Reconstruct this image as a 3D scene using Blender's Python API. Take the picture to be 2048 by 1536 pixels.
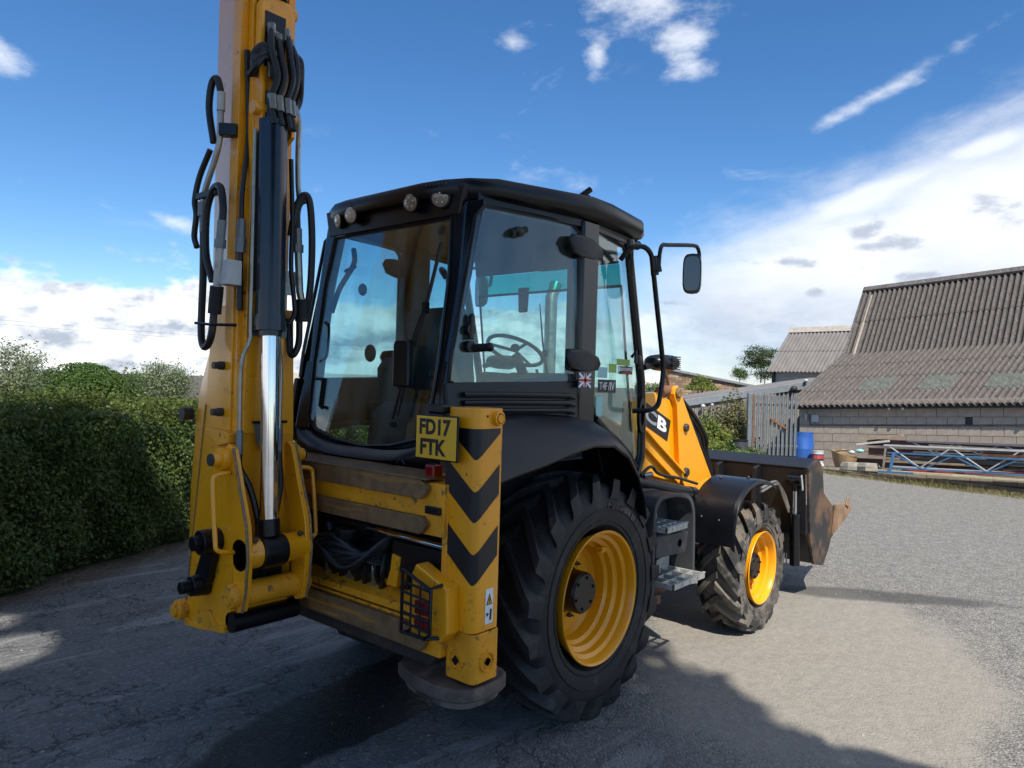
import bpy, math, random
import numpy as np
from mathutils import Vector, Matrix
random.seed(7); RNG = np.random.default_rng(7)
for o in list(bpy.data.objects): bpy.data.objects.remove(o)
SC = bpy.context.scene; COL = SC.collection
R = math.radians

# ---------------------------------------------------------------- camera
CAM = Vector((-3.525, -3.247, 1.903)); FPX = 1441.2
yaw, pitch, roll = R(40.048), R(-0.026), R(1.695)
fwd = Vector((math.cos(pitch)*math.cos(yaw), math.cos(pitch)*math.sin(yaw), math.sin(pitch)))
r_ = Vector((math.sin(yaw), -math.cos(yaw), 0)); u_ = r_.cross(fwd)
rt = math.cos(roll)*r_ + math.sin(roll)*u_; up = -math.sin(roll)*r_ + math.cos(roll)*u_
cd = bpy.data.cameras.new('camera'); cam = bpy.data.objects.new('camera', cd); COL.objects.link(cam)
cd.sensor_width = 36; cd.lens = FPX/2048*36; cd.clip_start = .05; cd.clip_end = 3000
cam.matrix_world = Matrix(((rt.x, up.x, -fwd.x, CAM.x), (rt.y, up.y, -fwd.y, CAM.y), (rt.z, up.z, -fwd.z, CAM.z), (0, 0, 0, 1)))
SC.camera = cam
def at(x, y, d):                       # a point of the place, d metres in front of the photographer
    return CAM + d*(fwd + (x-1024)/FPX*rt - (y-768)/FPX*up)
def gnd(x, y, z=0.0):
    v = fwd + (x-1024)/FPX*rt - (y-768)/FPX*up
    return CAM + v*((z-CAM.z)/v.z)

# ---------------------------------------------------------------- sky, sun, exposure
SUN_AZ = Vector((-.57, -.82, 0)).normalized(); SUN_EL = R(52)
W = bpy.data.worlds.new('World'); SC.world = W; W.use_nodes = True
def build_world():
    nt = W.node_tree; N = nt.nodes; L = nt.links; N.clear()
    def nd(t, **k):
        n = N.new(t)
        for a, b in k.items(): setattr(n, a, b)
        return n
    def val(x): return x
    def m(op, a, b=None, c=None, clamp=False):
        n = nd('ShaderNodeMath', operation=op, use_clamp=clamp)
        for i, v in enumerate((a, b, c)):
            if v is None: continue
            if isinstance(v, (int, float)): n.inputs[i].default_value = v
            else: L.new(v, n.inputs[i])
        return n.outputs[0]
    def ramp(x, lo, hi):               # smooth 0..1
        n = nd('ShaderNodeMapRange', interpolation_type='SMOOTHSTEP'); L.new(x, n.inputs[0])
        n.inputs[1].default_value = lo; n.inputs[2].default_value = hi; return n.outputs[0]
    def noise(vec, scale, detail=6, rough=.55, dist=0., dim='3D'):
        n = nd('ShaderNodeTexNoise', noise_dimensions=dim); L.new(vec, n.inputs['Vector'])
        n.inputs['Scale'].default_value = scale; n.inputs['Detail'].default_value = detail
        n.inputs['Roughness'].default_value = rough; n.inputs['Distortion'].default_value = dist; return n.outputs['Fac']
    sky = nd('ShaderNodeTexSky', sky_type='NISHITA', sun_disc=False)
    sky.sun_elevation = SUN_EL; sky.sun_rotation = math.atan2(SUN_AZ.x, SUN_AZ.y)
    sky.air_density = 1.0; sky.dust_density = .0; sky.ozone_density = 5.0; sky.altitude = 100
    hs = nd('ShaderNodeHueSaturation'); L.new(sky.outputs[0], hs.inputs['Color']); hs.inputs['Saturation'].default_value = 1.2; hs.inputs['Hue'].default_value = .502; hs.inputs['Value'].default_value = .38
    tc = nd('ShaderNodeTexCoord'); sep = nd('ShaderNodeSeparateXYZ'); L.new(tc.outputs['Generated'], sep.inputs[0])
    el = m('MULTIPLY', m('ARCSINE', sep.outputs[2]), 180/math.pi)
    # azimuth measured clockwise from the photographer's heading, degrees, -180..180
    cy, sy = math.cos(yaw), math.sin(yaw)
    fx = m('ADD', m('MULTIPLY', sep.outputs[0], cy), m('MULTIPLY', sep.outputs[1], sy))
    rx = m('SUBTRACT', m('MULTIPLY', sep.outputs[0], sy), m('MULTIPLY', sep.outputs[1], cy))
    az = m('MULTIPLY', m('ARCTAN2', rx, fx), 180/math.pi)
    cmb = nd('ShaderNodeCombineXYZ'); L.new(m('MULTIPLY', az, .1), cmb.inputs[0]); L.new(m('MULTIPLY', el, .19), cmb.inputs[1])
    P = cmb.outputs[0]
    big = noise(P, .9, 4, .55); med = noise(P, 2.1, 7, .60)
    # --- cumulus bank low all round the horizon
    lump = m('MULTIPLY', m('SUBTRACT', med, .5), 7.5)
    bump_ = m('ADD', m('MULTIPLY', ramp(m('ABSOLUTE', m('ADD', az, 27)), 8, 0), 1.3), m('MULTIPLY', ramp(m('ABSOLUTE', m('ADD', az, 17.5)), 5, 0), .6))
    bank = m('SUBTRACT', 1, ramp(m('SUBTRACT', m('SUBTRACT', m('ADD', el, lump), bump_), m('MULTIPLY', m('SUBTRACT', big, .5), 9.)), 4.9, 6.3))
    bank = m('MULTIPLY', bank, ramp(m('ADD', big, m('MULTIPLY', m('SUBTRACT', 9, el), .05)), .35, .6))
    # right of the heading the bank dissolves into a bright veil
    side = ramp(az, 4, 14)
    bank = m('MULTIPLY', bank, m('SUBTRACT', 1, m('MULTIPLY', side, .85)))
    # --- bright veil rising to the right
    edge = m('ADD', m('MULTIPLY', m('SUBTRACT', az, 11), .37), 11.3)
    cm2 = nd('ShaderNodeCombineXYZ'); L.new(m('MULTIPLY', m('ADD', az, m('MULTIPLY', el, 2.2)), .06), cm2.inputs[0]); L.new(m('MULTIPLY', m('SUBTRACT', el, m('MULTIPLY', az, .37)), .35), cm2.inputs[1])
    st = noise(cm2.outputs[0], 1.6, 6, .6)
    veil = m('SUBTRACT', 1, ramp(m('SUBTRACT', m('ADD', el, m('ADD', m('MULTIPLY', m('SUBTRACT', st, .5), 3.0), m('MULTIPLY', m('SUBTRACT', med, .5), 4.5))), edge), -6.0, 1.2))
    veil = m('MULTIPLY', veil, ramp(az, 3, 17))
    veil = m('MULTIPLY', veil, m('ADD', .62, m('MULTIPLY', ramp(el, .5, 6.0), .38)))
    veil = m('MULTIPLY', veil, m('SUBTRACT', 1, ramp(az, 75, 110)))
    # --- streaks and shreds of high cloud
    cm3 = nd('ShaderNodeCombineXYZ'); L.new(m('MULTIPLY', m('ADD', az, m('MULTIPLY', el, .9)), .085), cm3.inputs[0]); L.new(m('MULTIPLY', m('SUBTRACT', el, m('MULTIPLY', az, .25)), .20), cm3.inputs[1])
    w1 = noise(cm3.outputs[0], 1.05, 6, .62, .4)
    cov = noise(P, .38, 2, .5)
    wisp = m('MULTIPLY', ramp(w1, .565, .80), ramp(cov, .44, .62))
    wisp = m('MULTIPLY', wisp, ramp(el, 9, 14))
    def blob(a0, e0, ra, re, lo=.35, hi=1.0, sc=2.4, tilt=0.):
        da = m('SUBTRACT', az, a0); de = m('SUBTRACT', m('SUBTRACT', el, e0), m('MULTIPLY', da, tilt))
        d = m('SQRT', m('ADD', m('POWER', m('ABSOLUTE', m('MULTIPLY', da, 1/ra)), 2), m('POWER', m('ABSOLUTE', m('MULTIPLY', de, 1/re)), 2)))
        x = m('ADD', m('SUBTRACT', 1, d), m('MULTIPLY', m('SUBTRACT', med, .5), sc))
        return ramp(x, lo, hi)
    def mx(a, b): return m('MAXIMUM', a, b)
    # unseen broken cloud overhead, added as white fill light for the shade
    hi_ = m('MULTIPLY', ramp(noise(tc.outputs['Generated'], 2.6, 6, .6), .44, .58), ramp(el, 27, 38))
    wh = mx(wisp, m('MULTIPLY', hi_, .95))
    for b in ((9.5, 27.3, 7, 2.6, .15, 1.2, 2.8), (12.8, 25.0, 3.0, 3.4, .1, 1.1, 2.8), (6.0, 24.5, 1.6, 2.2, .2, 1.2, 2.6), (-.8, 25.3, 2.2, 1.2, .2, 1.3, 2.4),
              (26.5, 20.5, 6.5, .9, .1, 1.3, 2.6, .42), (26.0, 13.9, 7.0, 1.0, -.1, .9, 2.4, .34), (32.5, 16.3, 3.2, .8, .0, 1.0, 2.4, .25), (-25.0, 10.6, 2.4, 1.0, .1, 1.2, 2.6, -.2), (-36.5, 19.3, 2.8, 2.0, .1, 1.0, 2.2)):
        wh = mx(wh, m('MULTIPLY', blob(*b), .8))
    dk = None
    for b in ((20.4, 9.5, 2.2, .55), (27.2, 10.4, 3.0, .6), (25.5, 11.4, 1.5, .7), (25.6, 8.8, 1.7, .6), (29.2, 8.3, 1.6, .45), (34.5, 12.5, 2.4, .9), (22.8, 7.4, .7, .3), (12.0, 6.6, 1.5, .3)):
        v = blob(b[0], b[1], b[2]*1.3, b[3]*1.5, .25, .95, 4.2); dk = v if dk is None else mx(dk, v)
    # --- shading of the cumulus: bright crowns, grey undersides
    sh = noise(P, 3.4, 4, .6)
    shift = nd('ShaderNodeVectorMath', operation='ADD'); L.new(P, shift.inputs[0]); shift.inputs[1].default_value = (-.05, .16, 0)
    med2 = noise(shift.outputs[0], 2.1, 5, .60)
    lit = m('ADD', m('ADD', .66, m('MULTIPLY', m('SUBTRACT', med, med2), 4.2)), m('MULTIPLY', m('SUBTRACT', sh, .5), .9), clamp=True)
    def mixc(fac, a, b):
        n = nd('ShaderNodeMix', data_type='RGBA')
        for s, v in ((n.inputs[0], fac), (n.inputs[6], a), (n.inputs[7], b)):
            if isinstance(v, tuple): s.default_value = v
            elif isinstance(v, (int, float)): s.default_value = v
            else: L.new(v, s)
        return n.outputs[2]
    K = 4.3
    cumc = mixc(lit, (.30*K, .34*K, .41*K, 1), (.80*K, .80*K, .80*K, 1))
    vc_ = mixc(ramp(m('ADD', m('MULTIPLY', m('SUBTRACT', big, .5), 9.), m('ADD', el, m('MULTIPLY', m('SUBTRACT', st, .5), 3.))), 2.5, 10.5), (.33*K, .38*K, .47*K, 1), (.60*K, .62*K, .66*K, 1))
    base = mixc(m('MULTIPLY', veil, .96), hs.outputs[0], vc_)
    base = mixc(m('MULTIPLY', wh, .85), base, (.66*K, .68*K, .71*K, 1))
    base = mixc(m('MULTIPLY', bank, .97), base, cumc)
    base = mixc(m('MULTIPLY', dk, .8), base, (.28*K, .32*K, .39*K, 1))
    bg = nd('ShaderNodeBackground'); bg.inputs[1].default_value = SKY_STRENGTH
    out = nd('ShaderNodeOutputWorld'); L.new(base, bg.inputs[0]); L.new(bg.outputs[0], out.inputs[0])
SKY_STRENGTH = .15
build_world()
sl = bpy.data.lights.new('sun', 'SUN'); sl.energy = 2.4; sl.angle = R(.53); sl.color = (1, .95, .87)
so = bpy.data.objects.new('sun', sl); COL.objects.link(so)
sd = Vector((SUN_AZ.x*math.cos(SUN_EL), SUN_AZ.y*math.cos(SUN_EL), math.sin(SUN_EL)))
so.rotation_euler = sd.to_track_quat('Z', 'Y').to_euler(); so.location = (0, 0, 30)
vs = SC.view_settings; vs.view_transform = 'Standard'; vs.look = 'None'; vs.gamma = 1; vs.use_curve_mapping = False; vs.exposure = 1.42
SC.render.engine = 'CYCLES'
SC.cycles.transparent_max_bounces = 24; SC.cycles.max_bounces = 5; SC.cycles.diffuse_bounces = 2; SC.cycles.glossy_bounces = 3

# ---------------------------------------------------------------- materials
MAT = {}
def pbr(name, base, rough=.5, metal=0., var=.12, vscale=6., dirt=None, dscale=9., damt=.0, dlo=.55, bump=0., bscale=60., spec=.5, coat=0., streak=None, chips=0., fade=0.):
    m = bpy.data.materials.new(name); m.use_nodes = True; nt = m.node_tree; N = nt.nodes; L = nt.links
    b = N['Principled BSDF']; b.inputs['Metallic'].default_value = metal
    b.inputs['Specular IOR Level'].default_value = spec
    if coat: b.inputs['Coat Weight'].default_value = coat; b.inputs['Coat Roughness'].default_value = .12
    tc = N.new('ShaderNodeTexCoord'); co = tc.outputs['Object']
    if streak:
        mp = N.new('ShaderNodeMapping'); mp.inputs['Scale'].default_value = streak; L.new(co, mp.inputs[0]); co2 = mp.outputs[0]
    else: co2 = co
    n1 = N.new('ShaderNodeTexNoise'); L.new(co, n1.inputs[0]); n1.inputs['Scale'].default_value = vscale; n1.inputs['Detail'].default_value = 6
    mr = N.new('ShaderNodeMapRange'); L.new(n1.outputs[0], mr.inputs[0]); mr.inputs[1].default_value = .3; mr.inputs[2].default_value = .7
    mr.inputs[3].default_value = 1-var; mr.inputs[4].default_value = 1+var
    mu = N.new('ShaderNodeVectorMath'); mu.operation = 'SCALE'; mu.inputs[0].default_value = base[:3]; L.new(mr.outputs[0], mu.inputs['Scale'])
    c = mu.outputs[0]
    if dirt:
        n2 = N.new('ShaderNodeTexNoise'); L.new(co2, n2.inputs[0]); n2.inputs['Scale'].default_value = dscale; n2.inputs['Detail'].default_value = 9; n2.inputs['Roughness'].default_value = .65
        d = N.new('ShaderNodeMapRange'); L.new(n2.outputs[0], d.inputs[0]); d.inputs[1].default_value = dlo; d.inputs[2].default_value = dlo+.12; d.inputs[4].default_value = damt
        mi = N.new('ShaderNodeMix'); mi.data_type = 'RGBA'; L.new(d.outputs[0], mi.inputs[0]); L.new(c, mi.inputs[6]); mi.inputs[7].default_value = (*dirt[:3], 1); c = mi.outputs[2]
    if chips:
        for sc_, lo_, st_ in ((44., .70, None), (9., .715, (9, 9, .7))):
            n4 = N.new('ShaderNodeTexNoise'); n4.inputs['Scale'].default_value = sc_; n4.inputs['Detail'].default_value = 4
            if st_:
                mp = N.new('ShaderNodeMapping'); mp.inputs['Scale'].default_value = st_; mp.inputs['Rotation'].default_value = (.5, .3, .2); L.new(co, mp.inputs[0]); L.new(mp.outputs[0], n4.inputs[0])
            else: L.new(co, n4.inputs[0])
            d4 = N.new('ShaderNodeMapRange'); L.new(n4.outputs[0], d4.inputs[0]); d4.inputs[1].default_value = lo_; d4.inputs[2].default_value = lo_+.02; d4.inputs[4].default_value = chips
            m4 = N.new('ShaderNodeMix'); m4.data_type = 'RGBA'; L.new(d4.outputs[0], m4.inputs[0]); L.new(c, m4.inputs[6]); m4.inputs[7].default_value = (.07, .055, .04, 1); c = m4.outputs[2]
    L.new(c, b.inputs['Base Color'])
    rr = N.new('ShaderNodeMapRange'); L.new(n1.outputs[0], rr.inputs[0]); rr.inputs[3].default_value = max(.02, rough-.08); rr.inputs[4].default_value = min(1, rough+.1)
    L.new(rr.outputs[0], b.inputs['Roughness'])
    if bump:
        n3 = N.new('ShaderNodeTexNoise'); L.new(co, n3.inputs[0]); n3.inputs['Scale'].default_value = bscale; n3.inputs['Detail'].default_value = 5
        bp = N.new('ShaderNodeBump'); bp.inputs['Strength'].default_value = bump; bp.inputs['Distance'].default_value = .01; L.new(n3.outputs[0], bp.inputs['Height']); L.new(bp.outputs[0], b.inputs['Normal'])
    MAT[name] = m; return m
def glassmat(name, tint, refl=1.0, rough=.0):
    m = bpy.data.materials.new(name); m.use_nodes = True; nt = m.node_tree; N = nt.nodes; L = nt.links; N.clear()
    o = N.new('ShaderNodeOutputMaterial'); t = N.new('ShaderNodeBsdfTransparent'); t.inputs[0].default_value = (*tint, 1)
    g = N.new('ShaderNodeBsdfGlossy'); g.inputs['Roughness'].default_value = rough; g.inputs[0].default_value = (refl, refl, refl, 1)
    lw = N.new('ShaderNodeLayerWeight'); lw.inputs[0].default_value = .5       # Schlick, same from either face
    pw = N.new('ShaderNodeMath'); pw.operation = 'POWER'; L.new(lw.outputs['Facing'], pw.inputs[0]); pw.inputs[1].default_value = 4
    mm = N.new('ShaderNodeMath'); mm.operation = 'MULTIPLY_ADD'; L.new(pw.outputs[0], mm.inputs[0]); mm.inputs[1].default_value = .9; mm.inputs[2].default_value = .065
    x = N.new('ShaderNodeMixShader'); L.new(mm.outputs[0], x.inputs[0]); L.new(t.outputs[0], x.inputs[1]); L.new(g.outputs[0], x.inputs[2])
    # dust film, thicker in smears
    tc = N.new('ShaderNodeTexCoord'); mp = N.new('ShaderNodeMapping'); mp.inputs['Scale'].default_value = (3, 3, .8); L.new(tc.outputs['Object'], mp.inputs[0])
    nz = N.new('ShaderNodeTexNoise'); nz.inputs['Scale'].default_value = 3.2; nz.inputs['Detail'].default_value = 7; L.new(mp.outputs[0], nz.inputs[0])
    mr = N.new('ShaderNodeMapRange'); L.new(nz.outputs[0], mr.inputs[0]); mr.inputs[1].default_value = .42; mr.inputs[2].default_value = .72; mr.inputs[3].default_value = .008; mr.inputs[4].default_value = .085
    df = N.new('ShaderNodeBsdfDiffuse'); df.inputs[0].default_value = (.5, .5, .47, 1); x2 = N.new('ShaderNodeMixShader'); L.new(mr.outputs[0], x2.inputs[0]); L.new(x.outputs[0], x2.inputs[1]); L.new(df.outputs[0], x2.inputs[2]); L.new(x2.outputs[0], o.inputs[0])
    MAT[name] = m
def leafmat(name, a, b, scale=1.5, trans=.35):
    m = bpy.data.materials.new(name); m.use_nodes = True; nt = m.node_tree; N = nt.nodes; L = nt.links; N.clear()
    o = N.new('ShaderNodeOutputMaterial'); tc = N.new('ShaderNodeTexCoord')
    n = N.new('ShaderNodeTexNoise'); L.new(tc.outputs['Object'], n.inputs[0]); n.inputs['Scale'].default_value = scale; n.inputs['Detail'].default_value = 4
    w = N.new('ShaderNodeTexWhiteNoise'); at_ = N.new('ShaderNodeAttribute'); at_.attribute_name = 'rnd'; 
    ad = N.new('ShaderNodeMath'); ad.operation = 'ADD'; L.new(n.outputs[0], ad.inputs[0]); mlt = N.new('ShaderNodeMath'); mlt.operation = 'MULTIPLY_ADD'
    L.new(at_.outputs['Fac'], mlt.inputs[0]); mlt.inputs[1].default_value = .7; mlt.inputs[2].default_value = -.35; L.new(mlt.outputs[0], ad.inputs[1])
    mi = N.new('ShaderNodeMix'); mi.data_type = 'RGBA'; mi.clamp_factor = True; L.new(ad.outputs[0], mi.inputs[0]); mi.inputs[6].default_value = (*a, 1); mi.inputs[7].default_value = (*b, 1)
    d = N.new('ShaderNodeBsdfPrincipled'); L.new(mi.outputs[2], d.inputs['Base Color']); d.inputs['Roughness'].default_value = .5; d.inputs['Specular IOR Level'].default_value = .35
    t = N.new('ShaderNodeBsdfTranslucent'); L.new(mi.outputs[2], t.inputs[0])
    x = N.new('ShaderNodeMixShader'); x.inputs[0].default_value = trans; L.new(d.outputs[0], x.inputs[1]); L.new(t.outputs[0], x.inputs[2]); L.new(x.outputs[0], o.inputs[0])
    MAT[name] = m
YEL = (.88, .345, .003)
pbr('yellow', YEL, .34, var=.07, vscale=4, dirt=(.10, .065, .03), dscale=14, damt=.8, dlo=.61, coat=.4, chips=.85)
pbr('yellow_clean', (.86, .34, .002), .33, var=.04, vscale=3, dirt=(.25, .15, .05), dscale=10, damt=.3, dlo=.66, coat=.25)
pbr('yellow_worn', (.80, .32, .008), .5, var=.15, vscale=8, dirt=(.06, .045, .035), dscale=16, damt=.9, dlo=.55, bump=.15, bscale=90, chips=.9)
pbr('worn_edge', (.22, .15, .085), .55, metal=.3, var=.35, vscale=40, dirt=(.50, .25, .02), dscale=22, damt=.8, dlo=.52)
pbr('rail_steel', (.21, .125, .06), .5, metal=.35, var=.3, vscale=14, dirt=(.62, .28, .02), dscale=6, damt=.75, dlo=.54, streak=(1, .25, 4))
pbr('rust', (.16, .07, .035), .8, var=.35, vscale=12, dirt=(.30, .15, .07), dscale=8, damt=.7, dlo=.52, bump=.2)
pbr('pad_steel', (.10, .075, .062), .62, metal=.2, var=.3, vscale=14, dirt=(.24, .17, .13), dscale=9, damt=.7, dlo=.54, bump=.15)
pbr('black', (.0035, .004, .006), .34, var=.2, vscale=7, dirt=(.025, .024, .023), dscale=6, damt=.3, dlo=.62, spec=.4)
pbr('black_matt', (.0045, .005, .007), .42, spec=.4, var=.2, vscale=5, dirt=(.024, .024, .024), dscale=5, damt=.3, dlo=.6, bump=.06, bscale=300)
pbr('black_gloss', (.003, .0035, .005), .2, var=.1, spec=.4, dirt=(.03, .03, .03), dscale=18, damt=.3, dlo=.66, coat=.3)
pbr('ram_blue', (.006, .009, .018), .24, var=.15, vscale=9, dirt=(.06, .05, .04), dscale=30, damt=.5, dlo=.66, coat=.2)
pbr('hose', (.005, .0055, .007), .42, var=.2, vscale=30, dirt=(.06, .055, .05), dscale=14, damt=.4, dlo=.6)
pbr('rubber', (.009, .009, .0105), .68, var=.22, vscale=8, dirt=(.07, .063, .053), dscale=7, damt=.5, dlo=.54, bump=.12, bscale=120)
pbr('rubber_dusty', (.028, .026, .024), .75, var=.22, vscale=8, dirt=(.17, .145, .115), dscale=6, damt=.8, dlo=.44, bump=.12, bscale=120)
pbr('chrome', (.78, .80, .84), .09, metal=1, var=.03)
pbr('steel', (.36, .35, .31), .38, metal=.85, var=.15, vscale=20, dirt=(.10, .08, .05), dscale=12, damt=.5, dlo=.58)
pbr('galv', (.19, .205, .21), .5, metal=.5, var=.15, vscale=9, dirt=(.2, .13, .08), dscale=7, damt=.6, dlo=.62)
pbr('alloy', (.50, .49, .45), .55, metal=.25, var=.12, vscale=16, dirt=(.16, .13, .1), dscale=14, damt=.6, dlo=.56)
pbr('bolt', (.06, .06, .06), .45, metal=.6, var=.2)
pbr('grey_plastic', (.04, .042, .046), .6, var=.15, dirt=(.2, .18, .15), dscale=8, damt=.4, dlo=.56)
pbr('interior', (.030, .030, .030), .7, var=.15); pbr('trim', (.075, .07, .06), .75, var=.1)
pbr('seat_cloth', (.035, .028, .022), .9, var=.2, bump=.2, bscale=200)
pbr('decal_black', (.006, .006, .008), .42, var=.2, vscale=12, dirt=(.42, .21, .02), dscale=20, damt=.8, dlo=.72)
pbr('decal_white', (.80, .80, .78), .45, var=.05, dirt=(.3, .28, .24), dscale=10, damt=.4, dlo=.62)
pbr('decal_red', (.45, .02, .025), .45, var=.1); pbr('decal_blue', (.02, .03, .16), .45, var=.1); pbr('decal_green', (.28, .42, .08), .5, var=.1); pbr('decal_teal', (.30, .55, .55), .5, var=.08)
pbr('plate_yellow', (.78, .43, .015), .38, var=.06, dirt=(.35, .2, .04), dscale=9, damt=.4, dlo=.6)
pbr('lens_red', (.22, .004, .006), .15, var=.1, coat=.6); pbr('lens_amber', (.62, .19, .01), .18, var=.1, coat=.6)
pbr('lens_clear', (.55, .56, .55), .12, var=.1, coat=.6); pbr('lens_warm', (.30, .22, .15), .2, var=.2, coat=.6)
pbr('bucket_black', (.009, .009, .010), .45, var=.25, vscale=6, dirt=(.12, .075, .045), dscale=6, damt=.5, dlo=.62, streak=(1, 1, 4))
pbr('bucket_side', (.030, .029, .030), .42, metal=.3, var=.35, vscale=4, dirt=(.21, .115, .06), dscale=2.6, damt=.85, dlo=.45, bump=.08); pbr('worn_tan', (.30, .185, .105), .55, metal=.2, var=.3, vscale=7, dirt=(.10, .06, .04), dscale=6, damt=.7, dlo=.55)
pbr('mirror', (.02, .025, .03), .05, metal=.0, var=.0, coat=1)
glassmat('glass', (.72, .87, .90)); glassmat('glass_side', (.76, .89, .90)); glassmat('glass_teal', (.02, .70, .62)); glassmat('glass_front', (.80, .93, .92))
# surroundings
pbr('block', (.38, .315, .25), .9, var=.13, vscale=7, dirt=(.045, .04, .035), dscale=16, damt=.8, dlo=.60, bump=.4, bscale=90)
pbr('mortar', (.20, .175, .15), .95, var=.2)
pbr('roof_sheet', (.105, .092, .087), .9, var=.30, vscale=5, dirt=(.34, .33, .30), dscale=30, damt=.9, dlo=.545, bump=.35, bscale=70)
pbr('roof_grey', (.175, .16, .15), .88, var=.15, vscale=2, dirt=(.32, .30, .27), dscale=9, damt=.5, dlo=.58)
pbr('roof_pale', (.42, .37, .31), .85, var=.15)
pbr('skylight', (.10, .108, .095), .35, var=.25, dirt=(.22, .21, .17), dscale=9, damt=.6, dlo=.52)
pbr('fascia', (.022, .022, .025), .6, var=.2)
pbr('plank', (.21, .185, .16), .88, var=.25, vscale=9, dirt=(.09, .075, .06), dscale=9, damt=.7, dlo=.52, streak=(6, 6, .6))
pbr('brick', (.30, .205, .13), .92, var=.3, vscale=4, bump=.3, dirt=(.09, .07, .05), dscale=10, damt=.5, dlo=.58)
pbr('flashing', (.24, .26, .27), .5, metal=.3, var=.12, dirt=(.22, .2, .17), dscale=4, damt=.4)
pbr('cladding', (.34, .34, .33), .7, var=.1)
pbr('barrel_blue', (.025, .10, .36), .42, var=.1, dirt=(.15, .2, .3), dscale=5, damt=.3)
pbr('paint_blue', (.05, .16, .30), .5, var=.15, dirt=(.16, .10, .06), dscale=14, damt=.6, dlo=.6)
pbr('paint_white', (.50, .50, .48), .5, var=.1, dirt=(.2, .15, .1), dscale=14, damt=.5, dlo=.58)
pbr('paint_red', (.42, .06, .05), .55, var=.15, dirt=(.16, .10, .06), dscale=14, damt=.5, dlo=.6)
pbr('paint_cream', (.55, .48, .30), .6, var=.15); pbr('under_rust', (.035, .025, .02), .7, var=.3, vscale=9, dirt=(.10, .055, .03), dscale=9, damt=.6, dlo=.55); pbr('beam_brown', (.12, .065, .05), .75, var=.25, dirt=(.28, .17, .12), dscale=6, damt=.7, dlo=.55)
pbr('pallet_wood', (.34, .24, .14), .85, var=.2); pbr('stone', (.30, .27, .22), .95, var=.25, bump=.4, bscale=40)
pbr('tub', (.30, .20, .10), .7, var=.2); pbr('cable', (.03, .03, .03), .6); pbr('bark', (.10, .075, .05), .95, var=.3, bump=.5, bscale=30)
pbr('twig', (.16, .12, .08), .9, var=.3)
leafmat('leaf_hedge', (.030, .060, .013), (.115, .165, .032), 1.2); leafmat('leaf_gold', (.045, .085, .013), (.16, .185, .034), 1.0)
leafmat('leaf_green', (.035, .085, .015), (.12, .19, .035), .6); leafmat('leaf_grey', (.10, .14, .06), (.28, .32, .17), .5)
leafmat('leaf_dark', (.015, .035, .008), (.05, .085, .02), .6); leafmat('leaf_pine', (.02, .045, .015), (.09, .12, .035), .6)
leafmat('leaf_bush', (.06, .10, .015), (.26, .30, .05), 1.6); leafmat('leaf_bronze', (.07, .075, .02), (.21, .20, .06), 1.4)
leafmat('grass', (.09, .11, .025), (.36, .28, .10), 2.0)

def valley_tint(name, wl):     # darker, uneven colour along the valleys of the corrugated sheets
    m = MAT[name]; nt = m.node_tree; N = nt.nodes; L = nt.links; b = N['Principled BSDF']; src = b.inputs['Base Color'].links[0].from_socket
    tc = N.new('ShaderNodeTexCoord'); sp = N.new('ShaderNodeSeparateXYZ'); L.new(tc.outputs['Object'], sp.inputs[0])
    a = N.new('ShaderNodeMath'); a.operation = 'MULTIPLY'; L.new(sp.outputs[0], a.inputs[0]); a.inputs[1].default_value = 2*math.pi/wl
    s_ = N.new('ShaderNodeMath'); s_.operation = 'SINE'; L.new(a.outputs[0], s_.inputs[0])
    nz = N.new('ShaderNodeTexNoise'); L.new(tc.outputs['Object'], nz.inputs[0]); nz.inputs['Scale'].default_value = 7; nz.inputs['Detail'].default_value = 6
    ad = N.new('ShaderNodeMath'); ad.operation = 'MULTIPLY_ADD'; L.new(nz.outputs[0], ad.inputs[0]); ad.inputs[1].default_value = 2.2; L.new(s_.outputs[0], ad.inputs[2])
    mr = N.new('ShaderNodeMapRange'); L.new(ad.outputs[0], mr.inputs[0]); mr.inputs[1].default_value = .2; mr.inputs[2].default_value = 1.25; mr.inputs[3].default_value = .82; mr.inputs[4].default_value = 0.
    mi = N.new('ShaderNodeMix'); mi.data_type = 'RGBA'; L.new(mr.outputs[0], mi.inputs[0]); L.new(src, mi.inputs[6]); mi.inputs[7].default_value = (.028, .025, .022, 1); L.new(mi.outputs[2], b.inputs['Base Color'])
pbr('roof_barn', (.105, .089, .079), .9, var=.28, vscale=5, dirt=(.30, .29, .265), dscale=30, damt=.85, dlo=.56, bump=.35, bscale=70); valley_tint('roof_barn', .145)

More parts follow.
